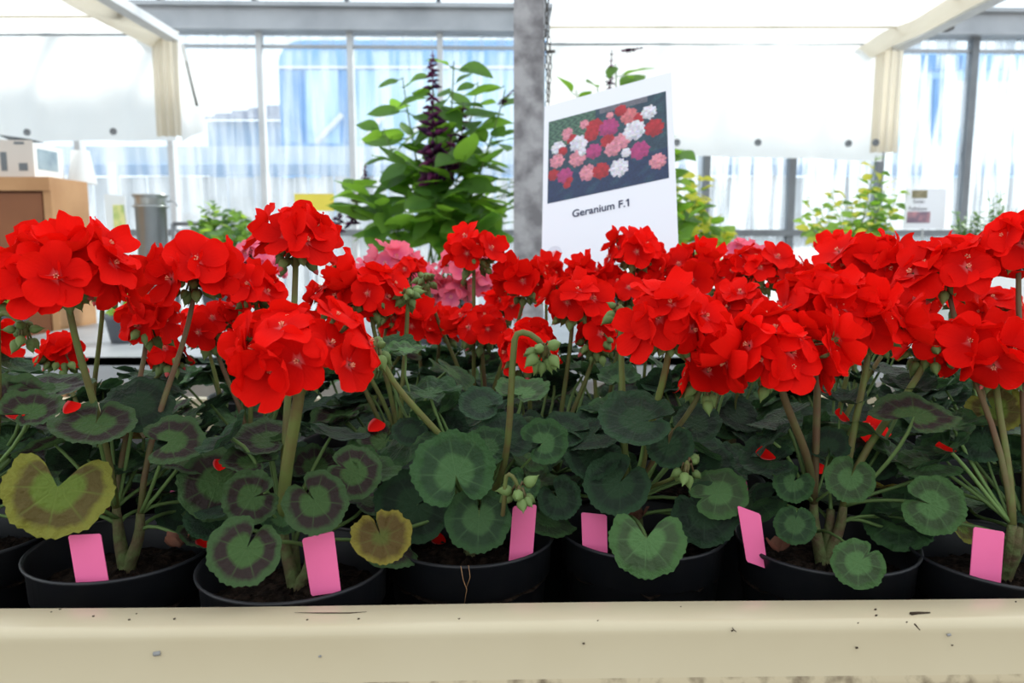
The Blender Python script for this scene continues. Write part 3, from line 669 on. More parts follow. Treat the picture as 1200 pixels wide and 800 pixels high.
def stalk_path(p, hub, thick, hook=0.0, src=None):
    nd = src or min(p.nodes, key=lambda q: abs((q-p.soil).z-.05) + .5*abs(q.x-hub.x))
    h = hub-nd
    if hook:
        apex = hub + Vector((-hook, 0, .010)); pts = bez(nd, nd+Vector((h.x*.6, h.y*.6, h.z*.2)), apex-Vector((hook*.5, 0, .05)), apex+Vector((-hook*.2, 0, -.004)), 8)
        pts += bez(pts[-1], pts[-1]+Vector((0, 0, .010)), hub+Vector((-hook*.35, 0, .012)), hub, 5)[1:]
    else:
        pts = bez(nd, nd+Vector((h.x*.15, h.y*.2, h.z*.45)), hub-Vector((h.x*.12, h.y*.12, h.z*.35)), hub, 9)
    return pts
def add_head(p, c, R_, n=16, fd=.036, buds=8, red=False, thick=.0022, pol=98, col=None, hook=0.0, src=None, spread=1.0, facing=0.0):
    """an umbel: hub on its stalk, pedicels fanning out, a floret on each, drooping buds below"""
    col = col or p.col; c = Vector(c)
    Rp = max(.014, R_ - fd*.30) if n else .012
    if n: n = max(4, round(n*.80)); fd *= 1.07
    hub = c - Vector((0, 0, Rp*.52)) if n else c
    pts = stalk_path(p, hub, thick, hook, src)
    mb = MB(); mb.tube(pts, [thick*(1.15-.25*i/(len(pts)-1)) for i in range(len(pts))], 7)
    mb.lathe([(.0005, -.006), (thick*1.4, -.003), (thick*1.5, .001), (.0005, .004)], 7, M=Matrix.Translation(hub))
    fl = []; bd = []
    a0 = rnd.uniform(0, 6.28)
    for i in range(n):
        f = (i+.5)/n; th = R(pol)*math.sqrt(f)*1.0; q = a0 + i*2.39996 + rnd.uniform(-.25, .25); th += rnd.uniform(-.12, .12)
        d = Vector((math.sin(th)*math.cos(q), math.sin(th)*math.sin(q)*.95, math.cos(th)))
        rr_ = Rp*rnd.uniform(.72, 1.16); pos = hub + Vector((d.x*spread, d.y, d.z*.78))*rr_ + Vector((0, 0, Rp*.10))
        face = (d + Vector((rnd.uniform(-.4, .4), rnd.uniform(-.45, .25)-facing, rnd.uniform(-.15, .5)))).normalized()
        fl.append((pos, face, fd*rnd.uniform(.88, 1.12)))
        e = pos - face*fd*.24
        mb.tube(bez(hub, hub+Vector((d.x*.3, d.y*.3, .5+.2*d.z)).normalized()*rr_*.45, e-face*rr_*.25, e, 5), [.0010, .0009, .0008, .0008, .0008, .0009], 5, 1)
    if n: buds = round(buds*1.5)
    for i in range(buds):
        q = a0 + i*2.2 + rnd.uniform(-.3, .3); th = R(rnd.uniform(80, 150)) if n else R(rnd.uniform(40, 165))
        d = Vector((math.sin(th)*math.cos(q), math.sin(th)*math.sin(q), math.cos(th)))
        ln = rnd.uniform(.009, .018) if n else rnd.uniform(.004, .008)
        pos = hub + d*ln - Vector((0, 0, .003)); bd.append((pos, (d + Vector((0, 0, -.45))).normalized(), rnd.uniform(.0072, .0112)))
        mb.tube([hub, hub+d*ln*.6+Vector((0, 0, .0025)), pos], .0008, 4, 1)
    h = put('flower_head', mb, [M['stalk_red'] if red else M['stalk'], M['stalk_red'] if rnd.random() < .6 else M['stalk']], p.root, hub)
    for pos, face, s in fl:
        up = Vector((0, 0, 1)) if abs(face.z) < .9 else Vector((0, 1, 0))
        B = basis(face, up) @ Matrix.Rotation(rnd.uniform(-.4, .4), 3, 'Z')
        lst = FLO[col] if rnd.random() > .10 else FLO[col+'_half']
        link('floret', lst[rnd.randrange(len(lst))], h, pos, B.to_quaternion(), s)
    for pos, d, s in bd:
        B = basis(d, d.orthogonal()); link('bud', BUD if (rnd.random() < .88 or n == 0) else BUDR, h, pos, B.to_quaternion(), s)
    p.heads += 1
    return h
def px_head(u, v, Y, rpx, p=None, n=16, **k):
    c = at(u, v, Y)
    if p is None:
        row = k.pop('row'); c = at(u, v, [q for q in plants if q.row == row][0].base.y); p = min([q for q in plants if q.row == row], key=lambda q: abs(q.base.x-c.x))
        c = at(u, v, p.base.y + rnd.uniform(-.03, .02)) if Y == 0 else c
    return add_head(p, c, rpx*mpp(c), n, **k)

# ------------------------------------------------------------------ front row
def pot_at(u, Y): return at(u, 640, Y).x
F = []
for (u, Y, lab, st) in (
    (-38, .603, 'red geranium whose pot is cut off beside the wooden cabinet, front row', 'zonal'),
    (146, .575, 'red geranium with the big yellow-green kidney leaf over its pot rim', 'zonal'),
    (345, .545, 'red geranium with thick stem and sharply dark-ringed leaves, nearest the rail', 'zonal'),
    (550, .603, 'red geranium with broad plain green leaves and an olive yellowing leaf, front row', 'green'),
    (752, .615, 'red geranium with heart-shaped light leaf hanging over rim, upright pink tag', 'green'),
    (966, .588, 'red geranium with small round leaves and the largest dense flower head', 'green'),
    (1178, .562, 'red geranium in front row at the bench end, bright leaf edges, leaning tag', 'green')):
    F.append(make_plant(pot_at(u, Y), Y, lab, 1, 'red', st))
p0, p1, p2, p3, p4, p5, p6 = F

# leaves placed as the photograph shows them: (plant, u, v, width, Y, facing, tip angle, material, variant, side)
for a in (
    (p0, 40, 482, 70, .57, .35, 60, 'leaf_zonal', 1), (p0, 20, 470, 80, .60, .30, 150, 'leaf_zonal', 3), (p0, 62, 455, 95, .62, .12, 20, 'leaf_zonal', 0), (p0, 8, 520, 70, .60, .3, 200, 'leaf_green', 1),
    (p1, 66, 578, 116, .52, .85, -100, 'leaf_yellow', 4), (p1, 110, 500, 94, .55, .30, -90, 'leaf_zonal', 0), (p1, 204, 517, 80, .56, .42, 15, 'leaf_zonal', 4),
    (p1, 165, 470, 80, .60, .5, 60, 'leaf_dark', 2), (p1, 150, 545, 50, .60, .3, 0, 'leaf_green', 1), (p1, 215, 600, 60, .62, .6, -60, 'leaf_dark', 2), (p1, 110, 560, 70, .62, .5, -120, 'leaf_dark', 0),
    (p2, 249, 565, 88, .57, .75, 180, 'leaf_zonal', 2), (p2, 291, 584, 66, .515, .85, -160, 'leaf_zonal', 5), (p2, 286, 648, 84, .474, .85, -115, 'leaf_zonal', 0),
    (p2, 372, 590, 76, .50, .88, -50, 'leaf_zonal', 0), (p2, 418, 554, 66, .54, .80, -20, 'leaf_zonal', 2), (p2, 292, 541, 66, .55, .25, 180, 'leaf_zonal', 1), (p2, 310, 515, 78, .57, .25, 170, 'leaf_zonal', 0),
    (p2, 372, 545, 60, .58, .5, 60, 'leaf_zonal', 5), (p2, 250, 610, 70, .56, .4, 190, 'leaf_dark', 0), (p2, 330, 610, 50, .54, .6, -100, 'leaf_green', 3),
    (p3, 448, 632, 72, .520, .58, -70, 'leaf_olive', 5), (p3, 482, 595, 92, .575, .80, -150, 'leaf_dark', 0), (p3, 533, 550, 98, .55, .72, 100, 'leaf_green', 1), (p3, 561, 611, 78, .535, .92, -92, 'leaf_green', 0),
    (p3, 655, 586, 52, .58, .85, -60, 'leaf_dark', 1), (p3, 640, 518, 58, .57, .70, 20, 'leaf_green', 3), (p3, 590, 512, 68, .59, .55, 100, 'leaf_dark', 0), (p3, 574, 523, 52, .58, .6, 60, 'leaf_green', 1),
    (p3, 610, 572, 44, .56, .7, -120, 'leaf_green', 3), (p3, 500, 460, 78, .62, .10, 150, 'leaf_green', 5), (p3, 562, 474, 54, .61, .45, 170, 'leaf_dark', 0), (p3, 478, 505, 44, .60, .5, -150, 'leaf_dark', 2),
    (p3, 615, 460, 64, .64, .25, 60, 'leaf_light', 1), (p3, 520, 505, 60, .64, .4, 90, 'leaf_dark', 3), (p3, 478, 410, 46, .62, .15, 60, 'leaf_light', 5), (p3, 455, 410, 70, .66, .2, 90, 'leaf_green', 1),
    (p4, 744, 492, 92, .575, .42, 180, 'leaf_dark', 0), (p4, 692, 537, 66, .60, .55, -120, 'leaf_dark', 1), (p4, 722, 570, 78, .58, .72, -130, 'leaf_dark', 0), (p4, 783, 524, 56, .575, .75, -100, 'leaf_dark', 1),
    (p4, 829, 605, 78, .575, .85, -50, 'leaf_dark', 2), (p4, 757, 637, 90, .532, .80, -92, 'leaf_light', 4), (p4, 845, 575, 70, .58, .55, 10, 'leaf_light', 2), (p4, 818, 495, 56, .61, .5, 30, 'leaf_dark', 0),
    (p4, 690, 500, 70, .63, .3, 150, 'leaf_dark', 5), (p4, 838, 540, 50, .62, .5, 0, 'leaf_dark', 2), (p4, 725, 445, 50, .65, .3, 90, 'leaf_green', 3), (p4, 660, 505, 60, .62, .4, 170, 'leaf_dark', 0),
    (p5, 996, 563, 56, .55, .90, -110, 'leaf_light', 0), (p5, 928, 567, 46, .565, .85, -130, 'leaf_green', 1), (p5, 931, 617, 48, .55, .8, -100, 'leaf_green', 2), (p5, 1003, 662, 60, .508, .8, -140, 'leaf_light', 2),
    (p5, 1096, 592, 70, .545, .92, -20, 'leaf_light', 0), (p5, 1058, 610, 84, .585, .6, -60, 'leaf_green', 2), (p5, 1126, 617, 50, .57, .5, -95, 'leaf_yellow', 4, .6), (p5, 1076, 486, 98, .57, .22, 0, 'leaf_zonal', 4),
    (p5, 990, 470, 50, .61, .1, 0, 'leaf_dark', 3), (p5, 898, 540, 66, .58, .35, 180, 'leaf_dark', 1), (p5, 1085, 545, 70, .58, .25, -150, 'leaf_light', 4), (p5, 970, 520, 50, .60, .5, 90, 'leaf_dark', 0),
    (p5, 1030, 540, 54, .61, .6, -60, 'leaf_dark', 2), (p5, 900, 585, 40, .60, .7, -150, 'leaf_dark', 1), (p5, 1066, 455, 60, .63, .15, 0, 'leaf_dark', 3),
    (p6, 1166, 482, 62, .60, .65, -60, 'leaf_yellow', 1), (p6, 1150, 520, 56, .58, .6, -100, 'leaf_dark', 2), (p6, 1195, 595, 60, .57, .4, 0, 'leaf_dark', 1), (p6, 1098, 525, 50, .60, .4, 140, 'leaf_dark', 0), (p6, 1190, 535, 60, .60, .4, 20, 'leaf_green', 3)):
    px_leaf(*a)
for p in F: rand_leaves(p, 12 if p is not p2 else 9, True, .015, .10, (.020, .032), (.030, .072))

# ------------------------------------------------------------------ rows behind
ords = ['first', 'second', 'third', 'fourth', 'fifth', 'sixth', 'seventh', 'eighth', 'ninth']
def row_of(row, Y, xs, word, col='red', nl=15):
    for i, x in enumerate(xs):
        cname = 'red' if col == 'red' else 'salmon pink'
        lab = f'{cname} geranium in {word} row of pots from the rail, {ords[i]} from the cabinet side'
        p = make_plant(x, Y + rnd.uniform(-.012, .012), lab, row, col, rnd.choice(['dark', 'dark', 'green']))
        rand_leaves(p, nl, False, .02, .115 if row < 4 else .10, (.023, .037))
row_of(2, .748, [-.55, -.402, -.257, -.112, .034, .182, .330, .478], 'second', nl=16)
row_of(3, .888, [-.33, -.184, -.038, .108, .256, .404, .552], 'third', nl=15)
row_of(4, 1.025, [-.11, .036, .184, .332, .480, .628], 'fourth', nl=13)
row_of(5, 1.165, [-.40, -.205, -.05, .36], 'fifth', 'pink', nl=12)

# ------------------------------------------------------------------ flower heads where the photograph shows them
px_head(74, 300, .56, 80, p1, 26, fd=.041, buds=12, thick=.0026, spread=1.05)
px_head(352, 388, .515, 84, p2, 24, fd=.037, buds=7, thick=.0042, spread=1.12, pol=112)
px_head(346, 266, .62, 52, p2, 15, fd=.038, buds=14, thick=.0026, pol=95)
px_head(-12, 320, .62, 45, p0, 12, fd=.036, buds=6, red=True)
px_head(28, 385, .57, 14, p0, 0, buds=12, hook=.016)
px_head(228, 305, .64, 54, p1, 14, fd=.040, buds=10, red=True, spread=1.2)
px_head(172, 366, .68, 40, p1, 10, fd=.036, buds=6, red=True)
px_head(788, 362, .575, 58, p4, 20, fd=.038, buds=8, thick=.0028, pol=108)
px_head(912, 392, .55, 78, p5, 28, fd=.038, buds=14, red=True, thick=.0030, pol=110, spread=1.1)
px_head(962, 345, .60, 62, p5, 20, fd=.040, buds=10, red=True, thick=.0028)
px_head(1022, 368, .60, 52, p5, 15, fd=.042, buds=5, thick=.0026)
px_head(826, 430, .59, 28, p4, 5, fd=.034, buds=8, red=True)
px_head(1168, 402, .60, 54, p6, 15, fd=.040, buds=10, thick=.0026, spread=1.15)
px_head(1196, 272, .62, 44, p6, 10, fd=.036, buds=10, red=True, pol=100)
px_head(1112, 305, .64, 52, p6, 15, fd=.044, buds=6, red=True, spread=1.1)
px_head(1092, 392, .62, 30, p5, 6, fd=.036, buds=10, thick=.0028)
px_head(638, 408, .55, 14, p3, 0, buds=14, hook=.018, thick=.0024)
px_head(441, 404, .58, 14, p3, 0, buds=12, thick=.0026)
px_head(608, 574, .53, 12, p3, 0, buds=8, hook=.008, thick=.0016)
px_head(805, 545, .56, 12, p4, 0, buds=8, thick=.0016)
px_head(727, 362, .64, 14, p4, 0, buds=12, thick=.0026)
# second row
for (u, v, r, n, kw) in ((248, 372, 46, 12, {'red': True}), (300, 332, 44, 12, {}), (432, 330, 46, 14, {}), (395, 340, 46, 12, {}), (620, 398, 44, 13, {'fd': .038}), (672, 343, 44, 13, {}),
                      (1020, 292, 54, 16, {'fd': .042}), (1060, 340, 48, 13, {}), (1160, 352, 40, 10, {'red': True}), (200, 405, 30, 5, {}), (70, 405, 26, 4, {}), (120, 320, 30, 7, {}),
                      (478, 342, 12, 0, {'buds': 12}), (412, 322, 12, 0, {'buds': 12, 'hook': .014}), (868, 352, 40, 10, {'buds': 14}), (700, 385, 20, 3, {'buds': 12})):
    kw = dict(kw); b = kw.pop('buds', 8); kw.setdefault('fd', .034); px_head(u, v, 0, r*.95, None, n, row=2, buds=b+3, **kw)
for (u, v, r, n, kw) in ((555, 286, 42, 14, {'buds': 14}), (564, 372, 44, 14, {'red': True}), (616, 322, 38, 11, {'buds': 12}), (745, 285, 42, 14, {}), (806, 306, 48, 16, {}), (735, 330, 38, 10, {}),
                      (888, 305, 48, 16, {}), (985, 292, 32, 10, {}), (480, 372, 40, 12, {}), (455, 352, 34, 10, {}), (1130, 340, 36, 10, {}), (500, 325, 10, 0, {'buds': 10}), (690, 318, 34, 11, {})):
    kw = dict(kw); b = kw.pop('buds', 7); px_head(u, v, 0, r*.9, None, n, row=3, buds=b+3, fd=.033, **kw)
for (u, v, r, n) in ((515, 378, 28, 11), (590, 350, 28, 11), (765, 325, 28, 10), (850, 318, 32, 12), (930, 320, 32, 11), (640, 318, 24, 9), (1000, 325, 32, 10), (1090, 330, 28, 9), (480, 312, 16, 5), (1140, 372, 24, 8)):
    px_head(u, v, 0, r*.95, None, n, row=4, buds=7, fd=.033)
for (u, v, r, n) in ((460, 298, 30, 14), (494, 322, 30, 14), (545, 305, 32, 14), (530, 338, 28, 12), (296, 292, 24, 10), (320, 310, 20, 8), (285, 305, 20, 8), (872, 291, 16, 8), (575, 325, 24, 9), (440, 318, 20, 8), (905, 300, 16, 6)):
    px_head(u, v, 0, r, None, n, row=5, buds=4, fd=.035)
for p in plants:                        # every plant in flower
    if p.heads == 0: add_head(p, p.soil + Vector((rnd.uniform(-.03, .03), rnd.uniform(-.03, .03), .17)), .036, 10, .035, 6)

# ------------------------------------------------------------------ pink plant tags standing in the pots
def tagp(q, Y, lab, lean=.006, deep=.003, p=None):
    tl, tr, br, bl_ = q
    if p:                                # stand just inside the pot's rim
        dx = abs(.5*(at(*br, Y).x+at(*bl_, Y).x)-p.base.x); Y = p.base.y - math.sqrt(max(.0001, .0615**2-dx*dx)) + .003
    P = [at(*tl, Y+lean), at(*tr, Y+lean), at(*br, Y), at(*bl_, Y)]
    P[2] += (P[2]-P[1]).normalized()*deep; P[3] += (P[3]-P[0]).normalized()*deep
    c = P[0].lerp(P[2], .5); n = (P[1]-P[0]).cross(P[3]-P[0]).normalized()*.0004
    mb = MB(); r = .08
    ring = []
    for i in range(4):
        a_, b_, c_ = P[i-1], P[i], P[(i+1) % 4]; ring += [b_+(a_-b_).normalized()*.0012, b_+(c_-b_).normalized()*.0012]
    m_ = len(ring); mb.add([v+n for v in ring]+[v-n for v in ring], [tuple(range(m_)), tuple(range(2*m_-1, m_-1, -1))]+[(i, i+m_, (i+1) % m_+m_, (i+1) % m_) for i in range(m_)])
    base = P[2].lerp(P[3], .5)
    return tag(put('plant_tag', mb, M['tag_pink'], pos=base, smooth=False), lab, 'tag', 'pink plant tags in the pots')
tagp([(80, 627), (118, 625), (127, 678), (89, 680)], .520, 'pink plastic tag in the pot under the yellow-green kidney leaf', p=p1)
tagp([(354, 631), (391, 622), (399, 688), (364, 693)], .487, 'pink plastic tag below the dark-ringed leaves, nearest the cream rail', p=p2)
tagp([(601, 593), (629, 591), (624, 655), (596, 659)], .553, 'narrow pink plastic tag tilted beside the broad plain leaves', p=p3)
tagp([(681, 600), (711, 603), (712, 653), (683, 651)], .566, 'upright pink plastic tag next to the heart-shaped light leaf', p=p4)
tagp([(864, 592), (891, 602), (899, 662), (874, 653)], .556, 'tall pink plastic tag leaning sideways at the pot with the small round leaves')
tagp([(1141, 617), (1177, 623), (1172, 688), (1136, 680)], .508, 'pink plastic tag in the pot at the bench end, in front of bare soil', p=p6)
tagp([(199, 574), (221, 578), (222, 602), (203, 602)], .66, 'pink plastic tag half hidden in shade behind the dead curled leaf')
tagp([(850, 557), (875, 563), (879, 594), (856, 590)], .665, 'shaded pink plastic tag standing behind the tall leaning tag')

# fallen petals, lying where the line of sight meets leaf or soil
pm = MB()
def petal(a, b):
    t = -1+2*b; w = .26*(.10+.90*math.sin(PI*min(1, .02+.66*a**.85))); return (w*t, .5*a*(1-.2*t*t*a*a)-.25, .06*t*t*a+.10*a*a)
pm.grid(petal, 6, 6, 0, True); PETAL = pm.mesh('fallen_petal', M['red'])
bpy.context.view_layer.update(); dg = bpy.context.evaluated_depsgraph_get()
for (u, v, s, fl, lab) in (
    (440, 503, .034, 0, 'red petal lying on a dark leaf left of the broad radiating leaf'),
    (1020, 510, .034, 1, 'whole red floret fallen on leaves under the largest flower head'),
    (897, 537, .030, 0, 'red petal lying on the leaf above the tall leaning tag'),
    (515, 636, .026, 0, 'red petal on soil beside the olive yellowing leaf'),
    (960, 553, .026, 0, 'red petal caught between two small round leaves'),
    (985, 491, .026, 0, 'red petal on foliage under the largest flower head, above the floret'),
    (258, 548, .022, 0, 'red petal on a ringed leaf behind the thick stem'),
    (18, 490, .030, 0, 'red petal in the cupped leaf at the cabinet end'),
    (84, 482, .026, 0, 'red petal balanced on a leaf rim above the yellow-green leaf'),
    (240, 640, .024, 0, 'red petal on soil between two pots by the dead curled leaf'),
    (68, 413, .030, 0, 'red petal on back foliage beside the bare stalks near the cabinet'),
    (1108, 530, .028, 0, 'red petal on the pale leaf near the bench end')):
    d = ray(u, v).normalized(); hit, loc, nrm, _, ob, _ = SC.ray_cast(dg, CAM, d)
    if not hit or (loc-CAM).length > 1.2: loc = at(u, v, .6); nrm = Vector((0, 0, 1))
    if nrm.dot(d) > 0: nrm = -nrm
    n = (nrm*.6 + Vector((0, 0, .6)) - d*.35).normalized()
    n = (nrm*.45 + Vector((0, 0, .8)) - d*.12).normalized()
    o = link('fallen_floret' if fl else 'fallen_petal', FLO['red'][4] if fl else PETAL, None, loc + n*(.010 if fl else .0018), (basis(n, Vector((rnd.uniform(-1, 1), .4, 0))) ).to_quaternion(), s)
    tag(o, lab, 'petal', 'fallen red petals')
# dead curled leaves on the soil
def dry_leaf(u, v, Y, s, lab, seed):
    rr = random.Random(seed); mb = MB(); c = at(u, v, Y)
    def fn(a, b):
        q = 2*PI*a; r = s*(.15+.85*b)*(1+.18*math.sin(5*q+seed)); return c + Vector((r*math.cos(q)*.8, r*math.sin(q)*.5, s*.7*b*b+.25*s*b*math.sin(3*q+seed)+.12*s*b*math.sin(8*q)))
    mb.grid(fn, 22, 4); return tag(put('dead_leaf', mb, M['dry'], pos=c), lab, 'leaf', 'dead curled leaves on the soil')
dry_leaf(208, 640, .555, .011, 'dead brown curled leaf on soil beside the ringed-leaf pot', 1)
dry_leaf(745, 608, .61, .012, 'dead pinkish leaf at the stem behind the heart-shaped light leaf', 2)
dry_leaf(118, 605, .60, .010, 'dead pinkish leaf beside the stem behind the yellow-green leaf', 3)
dry_leaf(912, 645, .555, .011, 'dead brown leaf on soil beside the tall leaning tag', 4)
# dry threads hanging over the middle pot's rim
mb = MB(); P = [at(540, 663, .530), at(543, 680, .5285), at(547, 690, .528), at(544, 708, .528)]; mb.tube(P, .00028, 4)
P = [at(549, 662, .530), at(551, 676, .5285), at(546, 690, .528)]; mb.tube(P, .00022, 4)
tag(put('dry_root', mb, M['wood_light'], pos=P[0]), 'thin dry root thread hanging over the rim of the middle pot', 'root')

# ------------------------------------------------------------------ the printed sign behind the flowers
SD = 1.2
def signbasis():
    w2 = lambda a, b, c: RT*a + UP*b + FW*c
    r_ = w2(.889, .1135, -.447).normalized(); u_ = w2(.028, .953, .30); u_ = (u_ - r_*u_.dot(r_)).normalized(); n_ = r_.cross(u_); return r_, u_, n_
sr, su, sn = signbasis()
tlc = at(638, 125, 0.0001+1.0); tlc = CAM + ray(638, 125)*1.245
SW, SH = .210, .297
def S(x, y, h=0): return tlc + sr*(x*SW) - su*(y*SH) + sn*h
sb = S(.5, 1)
sg = thing('flower_sign', 'tilted white printed sign with a photo of mixed geraniums before the grey post', 'sign', Vector((sb.x, sb.y, sb.z)))
def quad(x0, y0, x1, y1, h0, h1):
    mb = MB(); a = [(x0, y0), (x1, y0), (x1, y1), (x0, y1)]
    mb.add([S(x, y, h0) for x, y in a]+[S(x, y, h1) for x, y in a], [(0, 1, 2, 3), (7, 6, 5, 4)]+[(i, i+4, (i+1) % 4+4, (i+1) % 4) for i in range(4)]); return mb
put('card', quad(0, 0, 1, 1, -.0012, 0), M['paper'], sg, smooth=False)
# flat printed photograph: colours given per cell of a fine grid
heads = [(17,9,4.5,'p'),(32,5,4,'p'),(21,16,4.5,'r'),(9,21,6,'w'),(27,22,7.5,'w'),(13,25,4,'r'),(8,33,6,'p'),(26,35,7,'p'),(5,45,5,'r'),(15,48,6.5,'m'),(17,57,3,'r'),(19,53,3,'r'),
         (41,10,7,'r'),(38,16,6,'r'),(53,14,8,'m'),(54,3,3,'p'),(52,26,6,'r'),(63,29,7,'p'),(56,34,6.5,'p'),(70,8,7,'P'),(78,12,4.5,'r'),(86,9,6,'w'),(74,22,8.5,'w'),(90,24,7.5,'r'),
         (40,32,6.5,'m'),(67,40,4,'w'),(78,41,7.5,'m'),(35,50,7,'p'),(46,51,7,'r'),(61,52,7.5,'w'),(92,54,6.5,'p'),(63,1,5,'r'),(16,13,3,'p'),(30,30,3.5,'w')]
pal = {'p': (.80, .30, .38), 'P': (.75, .20, .22), 'r': (.50, .02, .035), 'w': (.86, .86, .95), 'm': (.50, .05, .22)}
NX, NY = 120, 90; prr = random.Random(3)
me = bpy.data.meshes.new('printed_photo'); vs = []; fs = []
PX0, PX1, PY0, PY1 = .04, .955, .105, .595
for j in range(NY+1):
    for i in range(NX+1):
        vs.append(tuple(S(PX0+(PX1-PX0)*i/NX, PY0+(PY1-PY0)*j/NY, .0003) - sb))
for j in range(NY):
    for i in range(NX):
        a = j*(NX+1)+i; fs.append((a, a+NX+1, a+NX+2, a+1))
me.from_pydata(vs, [], fs); ca = me.color_attributes.new('print', 'FLOAT_COLOR', 'CORNER')
cells = []
for j in range(NY):
    for i in range(NX):
        x, y = (i+.5)/NX*100, (j+.5)/NY*76 - 8 + 2
        bgc = [.012, .028, .085] if y > 44 else [.02, .045, .075]
        if y < 20 and x < 42:
            g = .5+.5*math.sin(x*1.1+3*math.sin(y*.8)); bgc = [.03+.05*g, .07+.10*g, .06+.05*g]
        elif 45 < x < 85 and y < -1: bgc = [.13, .13, .16]
        else:
            g = .6*math.sin(x*.33+2*math.sin(y*.21))*math.sin(y*.27+x*.05+1); bgc = [bgc[0]+.01*max(0, g), bgc[1]+.045*max(0, g), bgc[2]+.03*max(0, g)]
        n_ = prr.uniform(.75, 1.25); c = [k*n_ for k in bgc]
        for (hx, hy, hr, kind) in heads:
            dx, dy = x-hx, y-hy; d = math.hypot(dx, dy); edge = hr*(1.02+.07*math.sin(7*math.atan2(dy, dx)+hx)+.06*math.sin(12*math.atan2(dy, dx)+hy))
            if d < edge:
                hh_ = random.Random(int(x/2.3+hx)*977+int(y/2.1+hy)*131).random(); fl_ = .5*hh_+.5*(.5+.5*math.sin(x*2.6+hx)*math.sin(y*2.9+hy)); sh = .45+.60*fl_ - .22*max(0, dy/hr)
                c = [min(1, q*sh*prr.uniform(.85, 1.1)) for q in pal[kind]]
        cells += c+[1]
buf = []
for k in range(NX*NY): buf += cells[k*4:k*4+4]*4
ca.data.foreach_set('color', buf)
pmat = bpy.data.materials.new('printed_colours'); pmat.use_nodes = True
va = pmat.node_tree.nodes.new('ShaderNodeVertexColor'); va.layer_name = 'print'
pmat.node_tree.links.new(va.outputs[0], pmat.node_tree.nodes['Principled BSDF'].inputs['Base Color']); pmat.node_tree.nodes['Principled BSDF'].inputs['Roughness'].default_value = .35
me.materials.append(pmat); link('printed_photo', me, sg, sb)
def text_on(body, pos, r_, u_, size, m, parent, name='lettering', bold=.0):
    cu = bpy.data.curves.new(name, 'FONT'); cu.body = body; cu.size = size; cu.align_x = 'CENTER'; cu.align_y = 'CENTER'; cu.offset = bold; cu.extrude = .0002
    cu.materials.append(m); tmp = bpy.data.objects.new('tmp', cu); C.objects.link(tmp); bpy.context.view_layer.update()
    me = bpy.data.meshes.new_from_object(tmp.evaluated_get(bpy.context.evaluated_depsgraph_get())); bpy.data.objects.remove(tmp)
    return link(name, me, parent, pos, Matrix((r_, u_, r_.cross(u_))).transposed().to_quaternion())
text_on('Geranium F.1', S(.46, .685, .0006), sr, su, .0170, M['ink'], sg, 'caption', .0002)
cap = [o for o in sg.children if o.name.startswith('caption')][0]; mx_ = max(v.co.x for v in cap.data.vertices); my_ = max(v.co.y for v in cap.data.vertices)
xl_ = min(v.co.x for v in cap.data.vertices if v.co.x > mx_-.0030); c0_ = WP[cap.name] + sr*xl_ + su*my_ + sn*.0002
mb = MB(); mb.add([c0_ + sr*.0006, c0_ - sr*.0026 - su*.0022, c0_ - sr*.0026 - su*.0044, c0_ + sr*.0006 - su*.0026], [(0, 1, 2, 3)]); put('numeral_flag', mb, M['ink'], sg, smooth=False)
mb = MB(); cc = S(.10, .885, .0004)
mb.add([cc + sr*.0125*math.cos(2*PI*i/24) + su*.0125*math.sin(2*PI*i/24) for i in range(24)], [tuple(range(24))]); put('logo_disc', mb, mat('logo_grey', (.66, .68, .76), .4), sg)
for k in range(5):
    q = 2*PI*k/5; c2 = cc + sn*.0003 + (sr*math.cos(q)+su*math.sin(q))*.0026; mb = MB()
    mb.add([c2 + (sr*math.cos(2*PI*i/10)+su*math.sin(2*PI*i/10))*.0024 for i in range(10)], [tuple(range(10))]); put('logo_petal', mb, M['pink'], sg)
mb = MB(); bt = S(.5, .6, -.004); mb.tube([bt, S(.5, 1.0, -.006), Vector((sb.x, sb.y+.0, .737))], .003, 6); put('stake', mb, M['alu'], sg)

